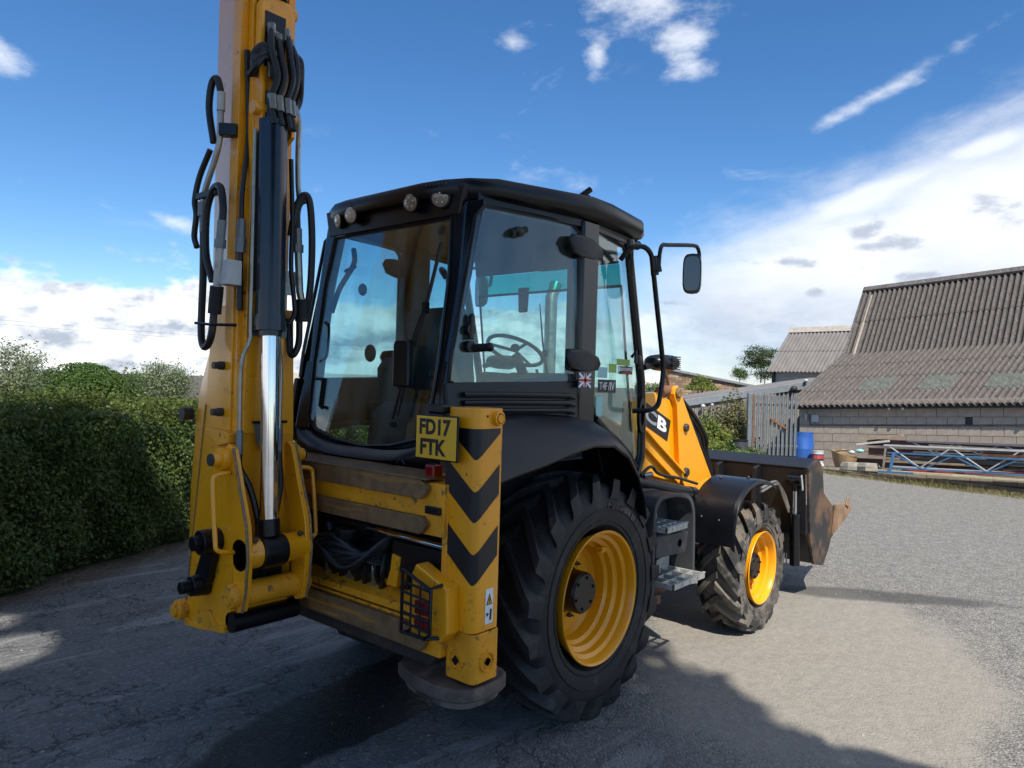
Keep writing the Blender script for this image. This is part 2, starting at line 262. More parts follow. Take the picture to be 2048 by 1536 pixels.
# ---------------------------------------------------------------- mesh helpers
ORG = {}
def thing(name, label, cat, loc=(0, 0, 0), group=None):
    o = bpy.data.objects.new(name, None); COL.objects.link(o); o.location = loc; o.empty_display_size = .2
    o['label'] = label; o['category'] = cat
    if group: o['group'] = group
    ORG[o.name] = Vector(loc); return o
def root_of(o):
    while o.parent: o = o.parent
    return o
class MB:
    def __init__(s, M=None): s.v = []; s.f = []; s.M = M
    def add(s, vs, fs):
        n = len(s.v)
        s.v += [Vector(q) for q in vs]; s.f += [tuple(i+n for i in f) for f in fs]; return s
    def box(s, lo, hi, rot=None, piv=None):
        x0, y0, z0 = lo; x1, y1, z1 = hi
        vs = [Vector(q) for q in ((x0, y0, z0), (x1, y0, z0), (x1, y1, z0), (x0, y1, z0), (x0, y0, z1), (x1, y0, z1), (x1, y1, z1), (x0, y1, z1))]
        if rot is not None:
            c = Vector(piv) if piv else (Vector(lo)+Vector(hi))/2
            vs = [rot @ (q-c) + c for q in vs]
        return s.add(vs, [(0, 3, 2, 1), (4, 5, 6, 7), (0, 1, 5, 4), (1, 2, 6, 5), (2, 3, 7, 6), (3, 0, 4, 7)])
    def bar(s, a, b, w, h=None, upv=(0, 0, 1)):
        a = Vector(a); b = Vector(b); h = h or w; d = (b-a).normalized(); U = Vector(upv)
        if abs(d.dot(U)) > .98: U = Vector((1, 0, 0))
        x = d.cross(U).normalized()*w/2; y = x.cross(d).normalized()*h/2
        return s.add([a-x-y, a+x-y, a+x+y, a-x+y, b-x-y, b+x-y, b+x+y, b-x+y], [(3, 2, 1, 0), (4, 5, 6, 7), (0, 1, 5, 4), (1, 2, 6, 5), (2, 3, 7, 6), (3, 0, 4, 7)])
    def prism(s, poly, ax, a, b):        # poly: 2D points in the two other axes (cyclic order), extruded along axis ax from a to b
        def mk(p, t):
            return {'x': (t, p[0], p[1]), 'y': (p[0], t, p[1]), 'z': (p[0], p[1], t)}[ax]
        n = len(poly)
        return s.add([mk(p, a) for p in poly]+[mk(p, b) for p in poly], [tuple(range(n-1, -1, -1)), tuple(range(n, 2*n))]+[(i, (i+1) % n, n+(i+1) % n, n+i) for i in range(n)])
    def loft(s, rings, cap=True, closed=True):
        n = len(rings[0]); vs = [q for rg in rings for q in rg]; fs = []
        for k in range(len(rings)-1):
            for i in range(n if closed else n-1):
                j = (i+1) % n; fs.append((k*n+i, k*n+j, (k+1)*n+j, (k+1)*n+i))
        if cap and closed: fs += [tuple(range(n-1, -1, -1)), tuple(range((len(rings)-1)*n, len(rings)*n))]
        return s.add(vs, fs)
    def tube(s, path, r, n=10, cap=True):
        P = [Vector(q) for q in path]; rr = r if isinstance(r, (list, tuple)) else [r]*len(P); rings = []; prev = None
        for i, q in enumerate(P):
            d = (P[min(i+1, len(P)-1)]-P[max(i-1, 0)]).normalized()
            if prev is None:
                t = Vector((0, 0, 1)) if abs(d.z) < .9 else Vector((1, 0, 0)); x = d.cross(t).normalized()
            else: x = (prev - d*prev.dot(d)).normalized()
            prev = x; y = d.cross(x)
            rings.append([q+rr[i]*(math.cos(2*math.pi*k/n)*x+math.sin(2*math.pi*k/n)*y) for k in range(n)])
        return s.loft(rings, cap)
    def lathe(s, prof, c, axis='y', n=48, cap=True):   # prof: (t along axis, radius), c: a point the axis passes through
        c = Vector(c); rings = []
        for t, r in prof:
            rg = []
            for k in range(n):
                a = 2*math.pi*k/n; ca, sa = math.cos(a)*r, math.sin(a)*r
                rg.append(c+Vector({'y': (ca, t, sa), 'x': (t, ca, sa), 'z': (ca, sa, t)}[axis]))
            rings.append(rg)
        return s.loft(rings, cap)
    def disc_ell(s, c, rx, ry, rz, n=16, m=10):
        c = Vector(c); rings = []
        for j in range(m+1):
            a = math.pi*j/m-math.pi/2
            rings.append([c+Vector((rx*math.cos(a)*math.cos(2*math.pi*k/n), ry*math.cos(a)*math.sin(2*math.pi*k/n), rz*math.sin(a))) for k in range(n)])
        return s.loft(rings, True)
    def sheet(s, poly3, thick, nrm=None):     # a flat or nearly flat panel given thickness
        P = [Vector(q) for q in poly3]
        if nrm is None:
            nn = Vector((0, 0, 0))
            for i in range(len(P)): nn += (P[i]-P[0]).cross(P[(i+1) % len(P)]-P[0])
            nrm = nn.normalized()
        Q = [q+Vector(nrm)*thick for q in P]; n = len(P)
        return s.add(P+Q, [tuple(range(n-1, -1, -1)), tuple(range(n, 2*n))]+[(i, (i+1) % n, n+(i+1) % n, n+i) for i in range(n)])
    def mesh(s, name, org=Vector((0, 0, 0)), smooth=True, ang=35):
        me = bpy.data.meshes.new(name)
        vs = [(s.M @ q if s.M else q)-org for q in s.v]
        me.from_pydata([tuple(q) for q in vs], [], s.f); me.update()
        import bmesh
        bm = bmesh.new(); bm.from_mesh(me); bmesh.ops.recalc_face_normals(bm, faces=bm.faces); bm.to_mesh(me); bm.free()
        if smooth:
            me.polygons.foreach_set('use_smooth', [True]*len(me.polygons)); me.set_sharp_from_angle(angle=R(ang))
        return me
    def build(s, name, mat, parent=None, bevel=0., smooth=True, label=None, seg=2, ang=35):
        org = ORG[root_of(parent).name] if parent else Vector((0, 0, 0))
        me = s.mesh(name, org, smooth, ang); o = bpy.data.objects.new(name, me); COL.objects.link(o)
        me.materials.append(MAT[mat] if isinstance(mat, str) else mat)
        if parent: o.parent = parent
        if bevel:
            b = o.modifiers.new('bevel', 'BEVEL'); b.width = bevel; b.segments = seg; b.limit_method = 'ANGLE'; b.angle_limit = R(40); b.harden_normals = smooth
        if label: o['label'] = label
        return o
def inst(name, me, parent, M):
    o = bpy.data.objects.new(name, me); COL.objects.link(o); o.parent = parent
    o.matrix_local = Matrix.Translation(-ORG[root_of(parent).name]) @ M; return o
def text(name, body, mat, parent, o0, xdir, ydir, w, h, weight=.0, depth=.002, shear=0.):
    cu = bpy.data.curves.new('t', 'FONT'); cu.body = body; cu.size = 1; cu.offset = weight; cu.shear = shear; cu.resolution_u = 3
    ob = bpy.data.objects.new('t', cu); COL.objects.link(ob); dg = bpy.context.evaluated_depsgraph_get(); dg.update()
    me = bpy.data.meshes.new_from_object(ob.evaluated_get(dg)); bpy.data.objects.remove(ob); bpy.data.curves.remove(cu)
    n = len(me.vertices); a = np.empty(n*3); me.vertices.foreach_get('co', a); a = a.reshape(-1, 3)
    lo = a.min(0); hi = a.max(0); X = Vector(xdir).normalized(); Y = Vector(ydir).normalized(); O = Vector(o0)-ORG[root_of(parent).name]
    b = np.outer((a[:, 0]-lo[0])/(hi[0]-lo[0])*w, X)+np.outer((a[:, 1]-lo[1])/(hi[1]-lo[1])*h, Y)+np.array(O)
    me.vertices.foreach_set('co', b.ravel()); me.update(); me.name = name; me.materials.clear(); me.materials.append(MAT[mat])
    o = bpy.data.objects.new(name, me); COL.objects.link(o); o.parent = parent; return o
def arc(p0, p1, p2, n=8):
    p0, p1, p2 = Vector(p0), Vector(p1), Vector(p2); return [(1-t)**2*p0+2*t*(1-t)*p1+t*t*p2 for t in [k/n for k in range(n+1)]]
def smooth_path(pts, n=6):
    P = [Vector(q) for q in pts]; P = [P[0]*2-P[1]]+P+[P[-1]*2-P[-2]]; out = []
    for i in range(1, len(P)-2):
        a, b, c, d = P[i-1:i+3]
        for k in range(n):
            t = k/n; out.append(.5*((2*b)+(c-a)*t+(2*a-5*b+4*c-d)*t*t+(3*b-a-3*c+d)*t**3))
    out.append(P[-2]); return out
def leaf_mesh(name, C, size, nrm=None, aspect=.6, spread=1., rng=RNG):
    n = len(C); q = rng.normal(size=(n, 3)); 
    if nrm is not None: q = q*spread+nrm
    q /= np.linalg.norm(q, axis=1)[:, None]
    t = rng.normal(size=(n, 3)); t -= (t*q).sum(1)[:, None]*q; t /= np.linalg.norm(t, axis=1)[:, None]; b = np.cross(q, t)
    s = (size*rng.uniform(.6, 1.25, n))[:, None]
    v = np.stack([C-t*s*.5, C+b*s*aspect*.5+q*s*.08, C+t*s*.5, C-b*s*aspect*.5+q*s*.08], 1).reshape(-1, 3)
    me = bpy.data.meshes.new(name); me.vertices.add(4*n); me.vertices.foreach_set('co', v.ravel())
    me.loops.add(4*n); me.loops.foreach_set('vertex_index', np.arange(4*n)); me.polygons.add(n)
    me.polygons.foreach_set('loop_start', np.arange(0, 4*n, 4)); me.update(calc_edges=True)
    at_ = me.attributes.new('rnd', 'FLOAT', 'FACE'); at_.data.foreach_set('value', rng.uniform(0, 1, n)); return me
# ================================================================ the backhoe loader
BH = thing('backhoe_loader', 'yellow and black backhoe loader with its digger arm folded upright across the back', 'backhoe loader', (0, 0, 0))

# ---- wheels
def wheel(name, cx, cy, cz, s, Rt, wt, rr, tyremat, nl, hubr, deep, squash):
    """s = +1 for the machine's left, -1 for its right; cy = outer tyre face"""
    o = cy; i = cy - s*wt; mid = (o+i)/2
    root = MB(); Rc = Rt-.045                                  # carcass radius
    def yy(t): return mid + s*t*wt/2
    prof = [(.50, rr-.02), (.72, rr+.005), (.90, rr+.03), (.985, rr+.10), (1.0, rr+.17), (.97, Rc-.075), (.88, Rc-.03), (.7, Rc-.008), (.35, Rc), (0, Rc+.003)]
    prof = prof+[(-t, r) for t, r in prof[-2::-1]]
    c = Vector((cx, 0, cz))
    root.lathe([(yy(t), r) for t, r in prof], c, 'y', 64, False)
    # bead ring and sidewall ribs
    for t0, rad in ((.93, rr+.055), (.99, rr+.125)):
        root.lathe([(yy(t0-.01), rad-.006), (yy(t0+.025), rad-.003), (yy(t0+.025), rad+.003), (yy(t0-.01), rad+.006)], c, 'y', 64, False)
    # tread bars: swept from the crown to the shoulder, left and right sides staggered
    for side in (1, -1):
        for k in range(nl):
            a0 = 2*math.pi*(k+(.5 if side < 0 else 0))/nl
            rings = []
            for t, da, hh, wd in ((-.06, -.02, 1., .030), (.30, .09, 1., .031), (.62, .21, 1., .033), (.88, .33, .98, .037), (1.0, .385, .80, .040), (1.035, .41, .30, .040)):
                a = a0 + s*0 + da*(1.0 if s < 0 else 1.0)
                rb = (Rc-.02) if t < .8 else (Rc-.05 if t < .95 else Rc-.085)
                rtop = Rc + .045*hh - (.012 if t > .8 else 0) - (.05 if t > 1.02 else 0)
                tp = side*t
                def pt(r, off):
                    an = a + off/r; return Vector((cx+r*math.cos(an), yy(tp), cz+r*math.sin(an)))
                rings.append([pt(rb, -wd*1.25), pt(rtop, -wd*.9), pt(rtop, wd*.9), pt(rb, wd*1.25)])
            root.loft(rings)
    for q in root.v:                                           # the tyre flattens where it stands
        if q.z < .015: q.z = .002 + (q.z-.002)*.05 if q.z < .002 else q.z
    grp = MB()
    # rim: flange, stepped barrel, dished disc
    y = lambda d: o - s*d
    rp = [(y(.012), rr-.012), (y(.002), rr), (y(-.004), rr-.004), (y(.004), rr-.016), (y(.03), rr-.028), (y(.05), rr-.030), (y(.062), rr-.052), (y(.10), rr-.056), (y(.115), rr-.082), (y(.15), rr-.086), (y(.165), rr-.105),
          (y(deep-.03), rr-.110), (y(deep), rr-.135), (y(deep+.01), hubr+.06), (y(deep-.012), hubr+.02), (y(deep-.012), .02), (y(deep+.06), .02), (y(deep+.05), rr-.10), (y(.16), rr-.07), (y(.03), rr-.012), (y(.012), rr-.012)]
    tmb = root.build(name, tyremat, BH, ang=38)
    # valve and its guard, cleat, wheel nuts
    rim = grp.lathe(rp, c, 'y', 64, False).build('rim', 'yellow_clean', tmb, ang=30)
    hb = MB().lathe([(y(deep), hubr+.02), (y(deep-.03), hubr), (y(deep-.13), hubr-.004), (y(deep-.145), hubr-.016), (y(deep-.145), .01)], c, 'y', 40)
    for k in range(6):
        a = k*math.pi/3+.3; q = c+Vector((math.cos(a)*hubr*.72, 0, math.sin(a)*hubr*.72)); q.y = 0
        hb.lathe([(y(deep-.142), .010), (y(deep-.154), .009), (y(deep-.154), .001)], q, 'y', 8)
    hb.build('hub', 'black', tmb, ang=30)
    for k in range(8 if rr > .3 else 6):
        a = k*2*math.pi/(8 if rr > .3 else 6)+.2; q = c+Vector((math.cos(a)*(hubr+.04), 0, math.sin(a)*(hubr+.04)))
        MB().lathe([(y(deep), .015), (y(deep-.025), .014), (y(deep-.03), .006), (y(deep-.045), .006), (y(deep-.045), .0005)], q, 'y', 6).build('wheel_nut', 'bolt', tmb)
    a = R(52) if rr > .3 else R(-62); q = c+Vector((math.cos(a)*(rr-.095), 0, math.sin(a)*(rr-.095)))
    vb = MB().box((q.x-.03, min(y(.1), y(.15)), q.z-.012), (q.x+.03, max(y(.1), y(.15)), q.z+.02)); vb.tube([(q.x-.02, y(.12), q.z), (q.x-.045, y(.09), q.z-.005)], .014, 8)
    vb.build('valve', 'yellow', tmb, .004)
    return tmb
rw = wheel('rear_wheel', 0, -1.005, .689, -1, .700, .43, .384, 'rubber', 19, .125, .26, 0)
wheel('rear_wheel', 0, 1.005, .689, 1, .700, .43, .384, 'rubber', 19, .125, .26, 0)
fw = wheel('front_wheel', 2.17, -1.12, .499, -1, .512, .34, .288, 'rubber_dusty', 17, .112, .20, 0)
wheel('front_wheel', 2.17, 1.12, .499, 1, .512, .34, .288, 'rubber_dusty', 17, .112, .20, 0)
def ring_text(body, cx, cy, cz, rad, h, a_mid, span, parent, mat):    # raised lettering round the sidewall, read from outside on the right
    cu = bpy.data.curves.new('t', 'FONT'); cu.body = body; cu.offset = .02; cu.resolution_u = 2; cu.extrude = .02
    ob = bpy.data.objects.new('t', cu); COL.objects.link(ob); dg = bpy.context.evaluated_depsgraph_get(); dg.update()
    me = bpy.data.meshes.new_from_object(ob.evaluated_get(dg)); bpy.data.objects.remove(ob)
    a = np.array([v.co[:] for v in me.vertices]); lo, hi = a.min(0), a.max(0)
    th = a_mid-(((a[:, 0]-lo[0])/(hi[0]-lo[0]))-.5)*span; rr = rad+(a[:, 1]-lo[1])/(hi[1]-lo[1])*h
    b = np.stack([cx-np.cos(np.pi-th)*rr, np.full(len(a), cy)-(a[:, 2]-lo[2])*.08, cz+np.sin(th)*rr], 1)
    me.vertices.foreach_set('co', b.ravel()); me.update(); me.materials.clear(); me.materials.append(MAT[mat])
    o = bpy.data.objects.new('sidewall_lettering', me); COL.objects.link(o); o.parent = parent
ring_text('MICHELIN', 0, -1.004, .689, .505, .042, R(66), R(40), rw, 'rubber_dusty')

# ---- chassis, axles, bonnet
MB().box((-.95, -.36, .62), (3.0, .36, .95)).box((-1.15, -.50, .80), (-.2, .50, 1.30)).box((.3, -.55, .75), (1.2, .55, 1.25)).build('chassis', 'black_matt', BH, .02)
MB().lathe([(-.62, .16), (-.3, .13), (-.25, .22), (.25, .22), (.3, .13), (.62, .16)], (0, 0, .689), 'y', 20).build('rear_axle', 'black', BH)
MB().lathe([(-.85, .13), (-.7, .10), (-.2, .10), (-.15, .16), (.15, .16), (.2, .10), (.7, .10), (.85, .13)], (2.17, 0, .499), 'y', 20).build('front_axle', 'black', BH)
bn = MB().prism([(.88, .95), (2.62, .70), (2.64, .86), (2.45, 1.02), (2.0, 1.22), (1.4, 1.56), (.88, 1.72)], 'y', -.42, .42).build('bonnet', 'yellow_clean', BH, .05, seg=4)
for k in range(7): MB().box((2.62, -.34, .62+k*.03), (2.65, .34, .64+k*.03)).build('grille_bar', 'black', bn, .004)
MB().tube([(1.20, .33, 1.68), (1.20, .33, 2.62), (1.26, .33, 2.74)], .05, 16).build('exhaust', 'steel', bn)
# ---- loader arms
PB = [(1.46, 1.86), (1.47, 1.905), (1.52, 1.925), (1.575, 1.895), (1.64, 1.80), (2.17, 1.18), (2.19, 1.12), (2.16, 1.07), (1.88, .985), (1.82, .98), (1.60, 1.25), (1.52, 1.78)]
PA = [(.92, 1.80), (1.12, 1.86), (1.30, 1.87), (1.555, 1.79), (1.66, 1.22), (1.55, 1.18), (1.02, 1.30), (.90, 1.56)]
for s in (-1, 1):
    arm = MB().prism(PB, 'y', s*.615, s*.665).build('loader_arm', 'yellow_clean', BH, .006)
    MB().prism(PA, 'y', s*.545, s*.622).build('arm_panel', 'yellow_clean', arm, .008)
    lb = MB().bar((1.02, s*.635, 1.555), (1.63, s*.635, 1.205), .05, .10); lb.bar((1.02, s*.66, 1.60), (1.63, s*.66, 1.25), .07, .018)
    lb.build('arm_beam', 'yellow_clean', arm, .005)
    MB().tube([(2.05, s*.64, 1.10), (2.45, s*.66, .85), (3.02, s*.66, .52)], [.09, .085, .08], 12).build('arm_nose', 'yellow_clean', arm, .0)
    for (x, z, r) in ((1.525, 1.87, .042), (1.665, 1.60, .032), (1.69, 1.25, .036)):
        MB().lathe([(s*.64, r), (s*.683, r), (s*.69, r*.8), (s*.69, .002)], (x, 0, z), 'y', 16).build('pivot_pin', 'bolt' if r < .04 else 'worn_edge', arm)
    MB().tube([(1.36, s*.60, 1.87), (1.53, s*.60, 1.90)], .045, 14).tube([(1.46, s*.62, 1.93), (1.40, s*.62, 2.03)], .012, 8).build('tilt_linkage', 'rust', arm)
    ram = MB().tube([(.70, s*.75, 1.275), (1.60, s*.75, 1.10)], .052, 18); ram.tube([(1.58, s*.75, 1.10), (1.66, s*.75, 1.088)], .06, 18); ram.tube([(.66, s*.75, 1.20), (.70, s*.75, 1.33)], .05, 12)
    rm = ram.build('lift_ram', 'black', arm)
    MB().tube([(1.64, s*.75, 1.092), (1.86, s*.72, 1.05)], .028, 12).build('rod', 'chrome', rm)
    MB().tube(smooth_path([(.78, s*.79, 1.31), (.90, s*.80, 1.36), (1.02, s*.80, 1.30), (1.3, s*.805, 1.25), (1.62, s*.80, 1.18)]), .011, 8).build('hose', 'hose', rm)
    MB().tube([(.84, s*.78, 1.30), (.90, s*.81, 1.31)], .018, 8).build('fitting', 'steel', rm)
    dr = MB().tube([(1.86, s*.56, 1.66), (2.36, s*.56, 1.12)], .058, 16); dr.tube([(1.62, s*.56, 1.86), (1.90, s*.56, 1.62)], .040, 12)
    d = dr.build('dump_ram', 'black_gloss', arm)
    for k in range(3):
        MB().tube(smooth_path([(1.62+.03*k, s*(.56+.02*k), 1.84), (1.80+.06*k, s*(.58+.02*k), 1.70-.01*k), (2.0+.05*k, s*(.60+.02*k), 1.56-.03*k), (2.10+.04*k, s*.61, 1.38), (2.34, s*.60, 1.14)]), .018, 8).build('hose', 'hose', d)
    MB().lathe([(s*.56, .03), (s*.70, .03), (s*.70, .002)], (2.20, 0, 1.13), 'y', 12).build('grease_boss', 'yellow', arm, .004)
# emblem on the arm: black parallelogram, white letters
dq = [(1.03, 1.835), (1.09, 1.835), (1.505, 1.655), (1.47, 1.51), (1.03, 1.665)]
ARM = [o for o in BH.children if o.name.startswith('loader_arm')][0]
em = MB().prism([(1.0, 1.80), (1.09, 1.805), (1.50, 1.655), (1.455, 1.50), (1.0, 1.67)], 'y', -.6245, -.6265).build('emblem_panel', 'decal_black', ARM)
sx = Vector((.455, 0, -.165)).normalized(); syv = Vector((.16, 0, .98)).normalized()
text('emblem_lettering', 'JCB', 'decal_white', em, (.985, -.6285, 1.685), sx, syv, .465, .128, .04)

# ---- front mudguards, steps, tank
def strip_profile(prof, y0, y1, th, M=None):
    m = MB(); rings = []
    out = []; n = len(prof)
    for i, (x, z) in enumerate(prof):
        a = prof[max(0, i-1)]; b = prof[min(n-1, i+1)]; t = Vector((b[0]-a[0], b[1]-a[1])).normalized(); out.append((x+t.y*th, z-t.x*th))
    poly = prof+out[::-1]
    return m.prism(poly, 'y', y0, y1)
FP = smooth_path([(1.52, 0, .76), (1.545, 0, .98), (1.63, 0, 1.11), (1.78, 0, 1.19), (1.98, 0, 1.22), (2.22, 0, 1.185), (2.32, 0, 1.15)], 5)
for s in (-1, 1):
    prof = [(q.x, q.z) for q in FP]
    g = strip_profile(prof, s*.80, s*1.125, .012)
    # turned-down outer lip
    rings = []
    for q in FP: rings.append([Vector((q.x, s*1.125, q.z)), Vector((q.x, s*1.15, q.z-.012)), Vector((q.x, s*1.155, q.z-.035)), Vector((q.x, s*1.148, q.z-.035)), Vector((q.x, s*1.12, q.z-.008))])
    g.loft(rings)
    fg_ = g.build('front_mudguard', 'black', BH, .006)
    for x, y, z in ((1.542, .88, .95), (1.542, 1.02, .94), (1.87, .88, 1.215), (2.0, 1.05, 1.225)):
        MB().disc_ell((x, s*y, z), .012, .012, .012, 8, 6).build('bolt', 'bolt', fg_)
MB().prism([(.40, .62), (1.22, .55), (1.24, 1.02), (1.19, 1.16), (.95, 1.22), (.45, 1.24)], 'y', -.62, -.80).build('step_housing', 'grey_plastic', BH, .03, seg=3)
st = MB(); cv = smooth_path([(.60, 0, .52), (.60, 0, 1.05), (.64, 0, 1.17), (.74, 0, 1.20), (1.06, 0, 1.18), (1.17, 0, 1.10), (1.20, 0, .95), (1.21, 0, .60)], 4)
st.loft([[Vector((q.x, y, q.z)) for y in (-.80, -1.0)]+[Vector((q.x-.0+(.03 if q.x < .9 else -.03), y, q.z-.025)) for y in (-1.0, -.80)] for q in cv])
stp = st.build('step_surround', 'grey_plastic', BH, .012)
def tread(z, x0, x1, y0, y1):
    t = MB(); t.box((x0, y1, z-.035), (x1, y1+.012, z)).box((x0, y0-.012, z-.035), (x1, y0, z)).box((x0, y1, z-.035), (x0+.012, y0, z)).box((x1-.012, y1, z-.035), (x1, y0, z))
    n = 4
    for k in range(1, n): x = x0+(x1-x0)*k/n; t.box((x-.006, y1, z-.03), (x+.006, y0, z-.002))
    for k in (1, 2): y = y0+(y1-y0)*k/3; t.box((x0, y-.005, z-.03), (x1, y+.005, z-.003))
    for k in range(14): x = x0+.012+(x1-x0-.024)*k/13; t.box((x-.006, y1-.004, z), (x+.006, y1+.016, z+.009))
    t.prism([(x1-.03, z), (x1, z), (x1, z+.075), (x1-.005, z+.085), (x1-.18, z+.065), (x1-.19, z)], 'y', y0-.014, y0-.002)
    return t
tread(1.005, .66, .96, -.81, -1.06).build('step_tread', 'alloy', stp, .002, smooth=False)
tread(.64, .70, 1.16, -.81, -1.10).build('step_tread', 'alloy', stp, .002, smooth=False)
sp = MB().prism([(.64, .80), (1.06, .78), (1.10, .92), (.64, .945)], 'y', -.80, -1.0); sp.build('step_riser', 'grey_plastic', stp, .012)
MB().lathe([(-1.0, .03), (-1.004, .026), (-.99, .022), (-.99, .001)], (.96, 0, .86), 'y', 16).build('filler_recess', 'black', stp)
MB().tube([(.70, -.92, .60), (.82, -.95, .57), (.86, -.96, .60)], .03, 10).box((.62, -1.0, .5), (.72, -.82, .56)).build('step_bracket', 'rust', stp, .006)

# ---- bucket
BK = [(3.06, 1.24), (3.34, 1.30), (3.46, 1.215), (3.52, .97), (3.80, .82), (4.18, .785), (4.30, .71), (3.83, .56), (3.70, .40), (3.56, .285), (3.29, .34), (3.16, .60)]
bk = MB()
for (a, b) in (((3.06, 1.24), (3.14, .62)), ((3.14, .62), (3.30, .345)), ((3.30, .345), (3.56, .29)), ((3.56, .29), (4.30, .71))):
    d = Vector((b[0]-a[0], b[1]-a[1])).normalized(); n = Vector((-d.y, d.x))*.018
    bk.prism([a, b, (b[0]+n.x, b[1]+n.y), (a[0]+n.x, a[1]+n.y)], 'y', -1.14, 1.14)
bk.prism([(3.05, 1.235), (3.33, 1.30), (3.36, 1.25), (3.10, 1.17)], 'y', -1.145, 1.145)     # top spill guard box
bucket = bk.build('loader_bucket', 'bucket_black', BH, .008)
for s in (-1, 1):
    MB().prism(BK, 'y', s*1.145, s*1.17).build('side_plate', 'bucket_side', bucket, .004, label='scraped rusty side plate')
    MB().prism([(3.78, .55), (4.33, .70), (4.38, .735), (4.16, .81), (3.86, .83)], 'y', s*1.1705, s*1.195).build('cutter', 'worn_tan', bucket, .004, label='tan scraped corner cutter plate')
MB().box((4.14, -1.21, .77), (4.24, -1.196, .86), Matrix.Rotation(R(22), 3, 'Y')).build('wear_lug', 'worn_tan', bucket, .006)
for y in (-.72, -.36, .36, .72): MB().prism([(2.96, 1.20), (3.12, 1.24), (3.24, .60), (3.12, .40), (2.92, .48)], 'y', y-.02, y+.02).build('back_rib', 'bucket_black', bucket, .006)
MB().tube([(3.00, -.8, .52), (3.00, .8, .52)], .06, 14).build('cross_tube', 'black', bucket)
for s in (-1, 1):
    cr = MB().tube([(3.045, s*1.06, 1.02), (3.04, s*1.06, 1.12)], .026, 12).tube([(3.10, s*1.06, .35), (3.06, s*1.06, .80)], .045, 16).tube([(3.062, s*1.06, .78), (3.06, s*1.06, .82)], .05, 16).lathe([(s*1.0, .05), (s*1.12, .05)], (3.04, 0, 1.12), 'y', 14)
    c_ = cr.build('clam_ram', 'black_gloss', bucket); MB().tube([(3.06, s*1.06, .80), (3.04, s*1.06, 1.10)], .022, 12).build('rod', 'chrome', c_)
    MB().box((3.02, s*1.122, 1.03), (3.05, s*1.128, 1.17), Matrix.Rotation(R(-20), 3, 'Y')).build('locking_plate', 'alloy', c_)
    for k in range(2): MB().tube(smooth_path([(2.45, s*.98, 1.06+.03*k), (2.75, s*1.0, 1.10+.02*k), (2.95, s*1.0, 1.00-.05*k), (3.02, s*1.02, .86-.03*k)]), .012, 8).build('hose', 'steel', c_)
MB().tube(smooth_path([(3.06, -1.0, .45), (2.98, -1.02, .34), (2.90, -1.0, .30), (2.7, -.9, .33)]), .007, 6).build('loose_cable', 'hose', bucket)
MB().prism([(2.72, .62), (2.92, .66), (2.95, .44), (2.74, .40)], 'y', -.70, -.98).build('linkage_plate', 'black', bucket, .01)

# ---- rear frame
FR = MB()
FR.box((-1.24, -.95, 1.20), (-1.10, 1.0, 1.44)).box((-1.24, -.95, .66), (-1.08, 1.0, .80))
FR.box((-1.22, -.955, .70), (-1.06, -.92, 1.44)).box((-1.22, .97, .70), (-1.06, 1.0, 1.44))
frame = FR.build('rear_frame', 'yellow_worn', BH, .006)
for z0, z1, y1 in ((1.365, 1.452, -.86), (1.205, 1.285, -.86)):
    MB().prism([(.95, z0), (y1+.03, z0), (y1, z0+.03), (y1-.01, z1-.03), (y1+.03, z1), (.95, z1)], 'x', -1.275, -1.2425).build('slide_rail', 'rail_steel', frame, .004)
MB().prism([(-1.275, 1.453), (-1.06, 1.453), (-1.06, 1.466), (-1.275, 1.462)], 'y', -.86, .95).build('top_plate', 'rail_steel', frame, .002)
MB().prism([(.95, .68), (-.86, .68), (-.88, .71), (-.88, .77), (-.86, .79), (.95, .79)], 'x', -1.275, -1.2425).build('slide_rail', 'rail_steel', frame, .004)
MB().prism([(-1.24, .845), (-1.02, .92), (-1.02, .90), (-1.24, .81)], 'y', -.90, .95).build('lower_ledge', 'yellow_worn', frame, .003)
MB().prism([(.90, .56), (-.80, .56), (-.86, .62), (.90, .655)], 'x', -1.16, -1.05).build('under_beam', 'under_rust', frame, .01)
MB().box((-1.255, -.935, 1.30), (-1.235, -.84, 1.335)).build('rail_stop', 'black', frame, .004)
MB().tube([(-1.16, -.35, 1.145), (-1.16, -.93, 1.135)], .017, 12).build('sideshift_rod', 'chrome', frame)
MB().tube([(-1.16, .3, 1.155), (-1.16, -.36, 1.146)], .045, 14).lathe([(-.01, .06), (.06, .06)], (-1.16, 0, 1.15), 'y', 14).build('sideshift_ram', 'black', frame)
MB().box((-1.19, -.93, .98), (-1.17, -.55, 1.12)).box((-1.06, -.93, .82), (-1.04, .9, 1.2)).build('shield_panel', 'black', frame, .004)
MB().prism([(-.52, .90), (-.60, .90), (-.62, 1.05), (-.56, 1.06), (-.55, .98)], 'x', -1.20, -1.12).build('hose_bracket', 'yellow', frame, .006)
MB().tube(arc((-1.14, -.30, .88), (-1.14, -.58, .86), (-1.14, -.60, 1.04), 8), .022, 8).build('guard_hoop', 'yellow', frame)
for k in range(9):                                       # the hose loop between frame and carriage
    z = .98+.022*k; w = .02*k
    MB().tube(smooth_path([(-1.18+.012*(k % 3), .35, 1.12-.01*k), (-1.26-.02*(k % 3), .02-w*.4, 1.06-.02*(k % 4)), (-1.28+.01*(k % 2), -.20-w*.6, 1.0-.018*k+.1), (-1.20, -.42-w*.3, .99+.012*k), (-1.08, -.50, 1.02+.02*k)]), .019, 8).build('hose', 'hose', frame)
for k in range(8):
    y = -.02-.065*k; MB().tube(smooth_path([(-1.16, y, 1.04), (-1.20, y-.02, .96), (-1.17, y+.01, .86)]), .013, 7).tube([(-1.17, y+.01, .89), (-1.17, y+.012, .84)], .019, 6).build('hose', 'hose' if k % 3 else 'steel', frame)
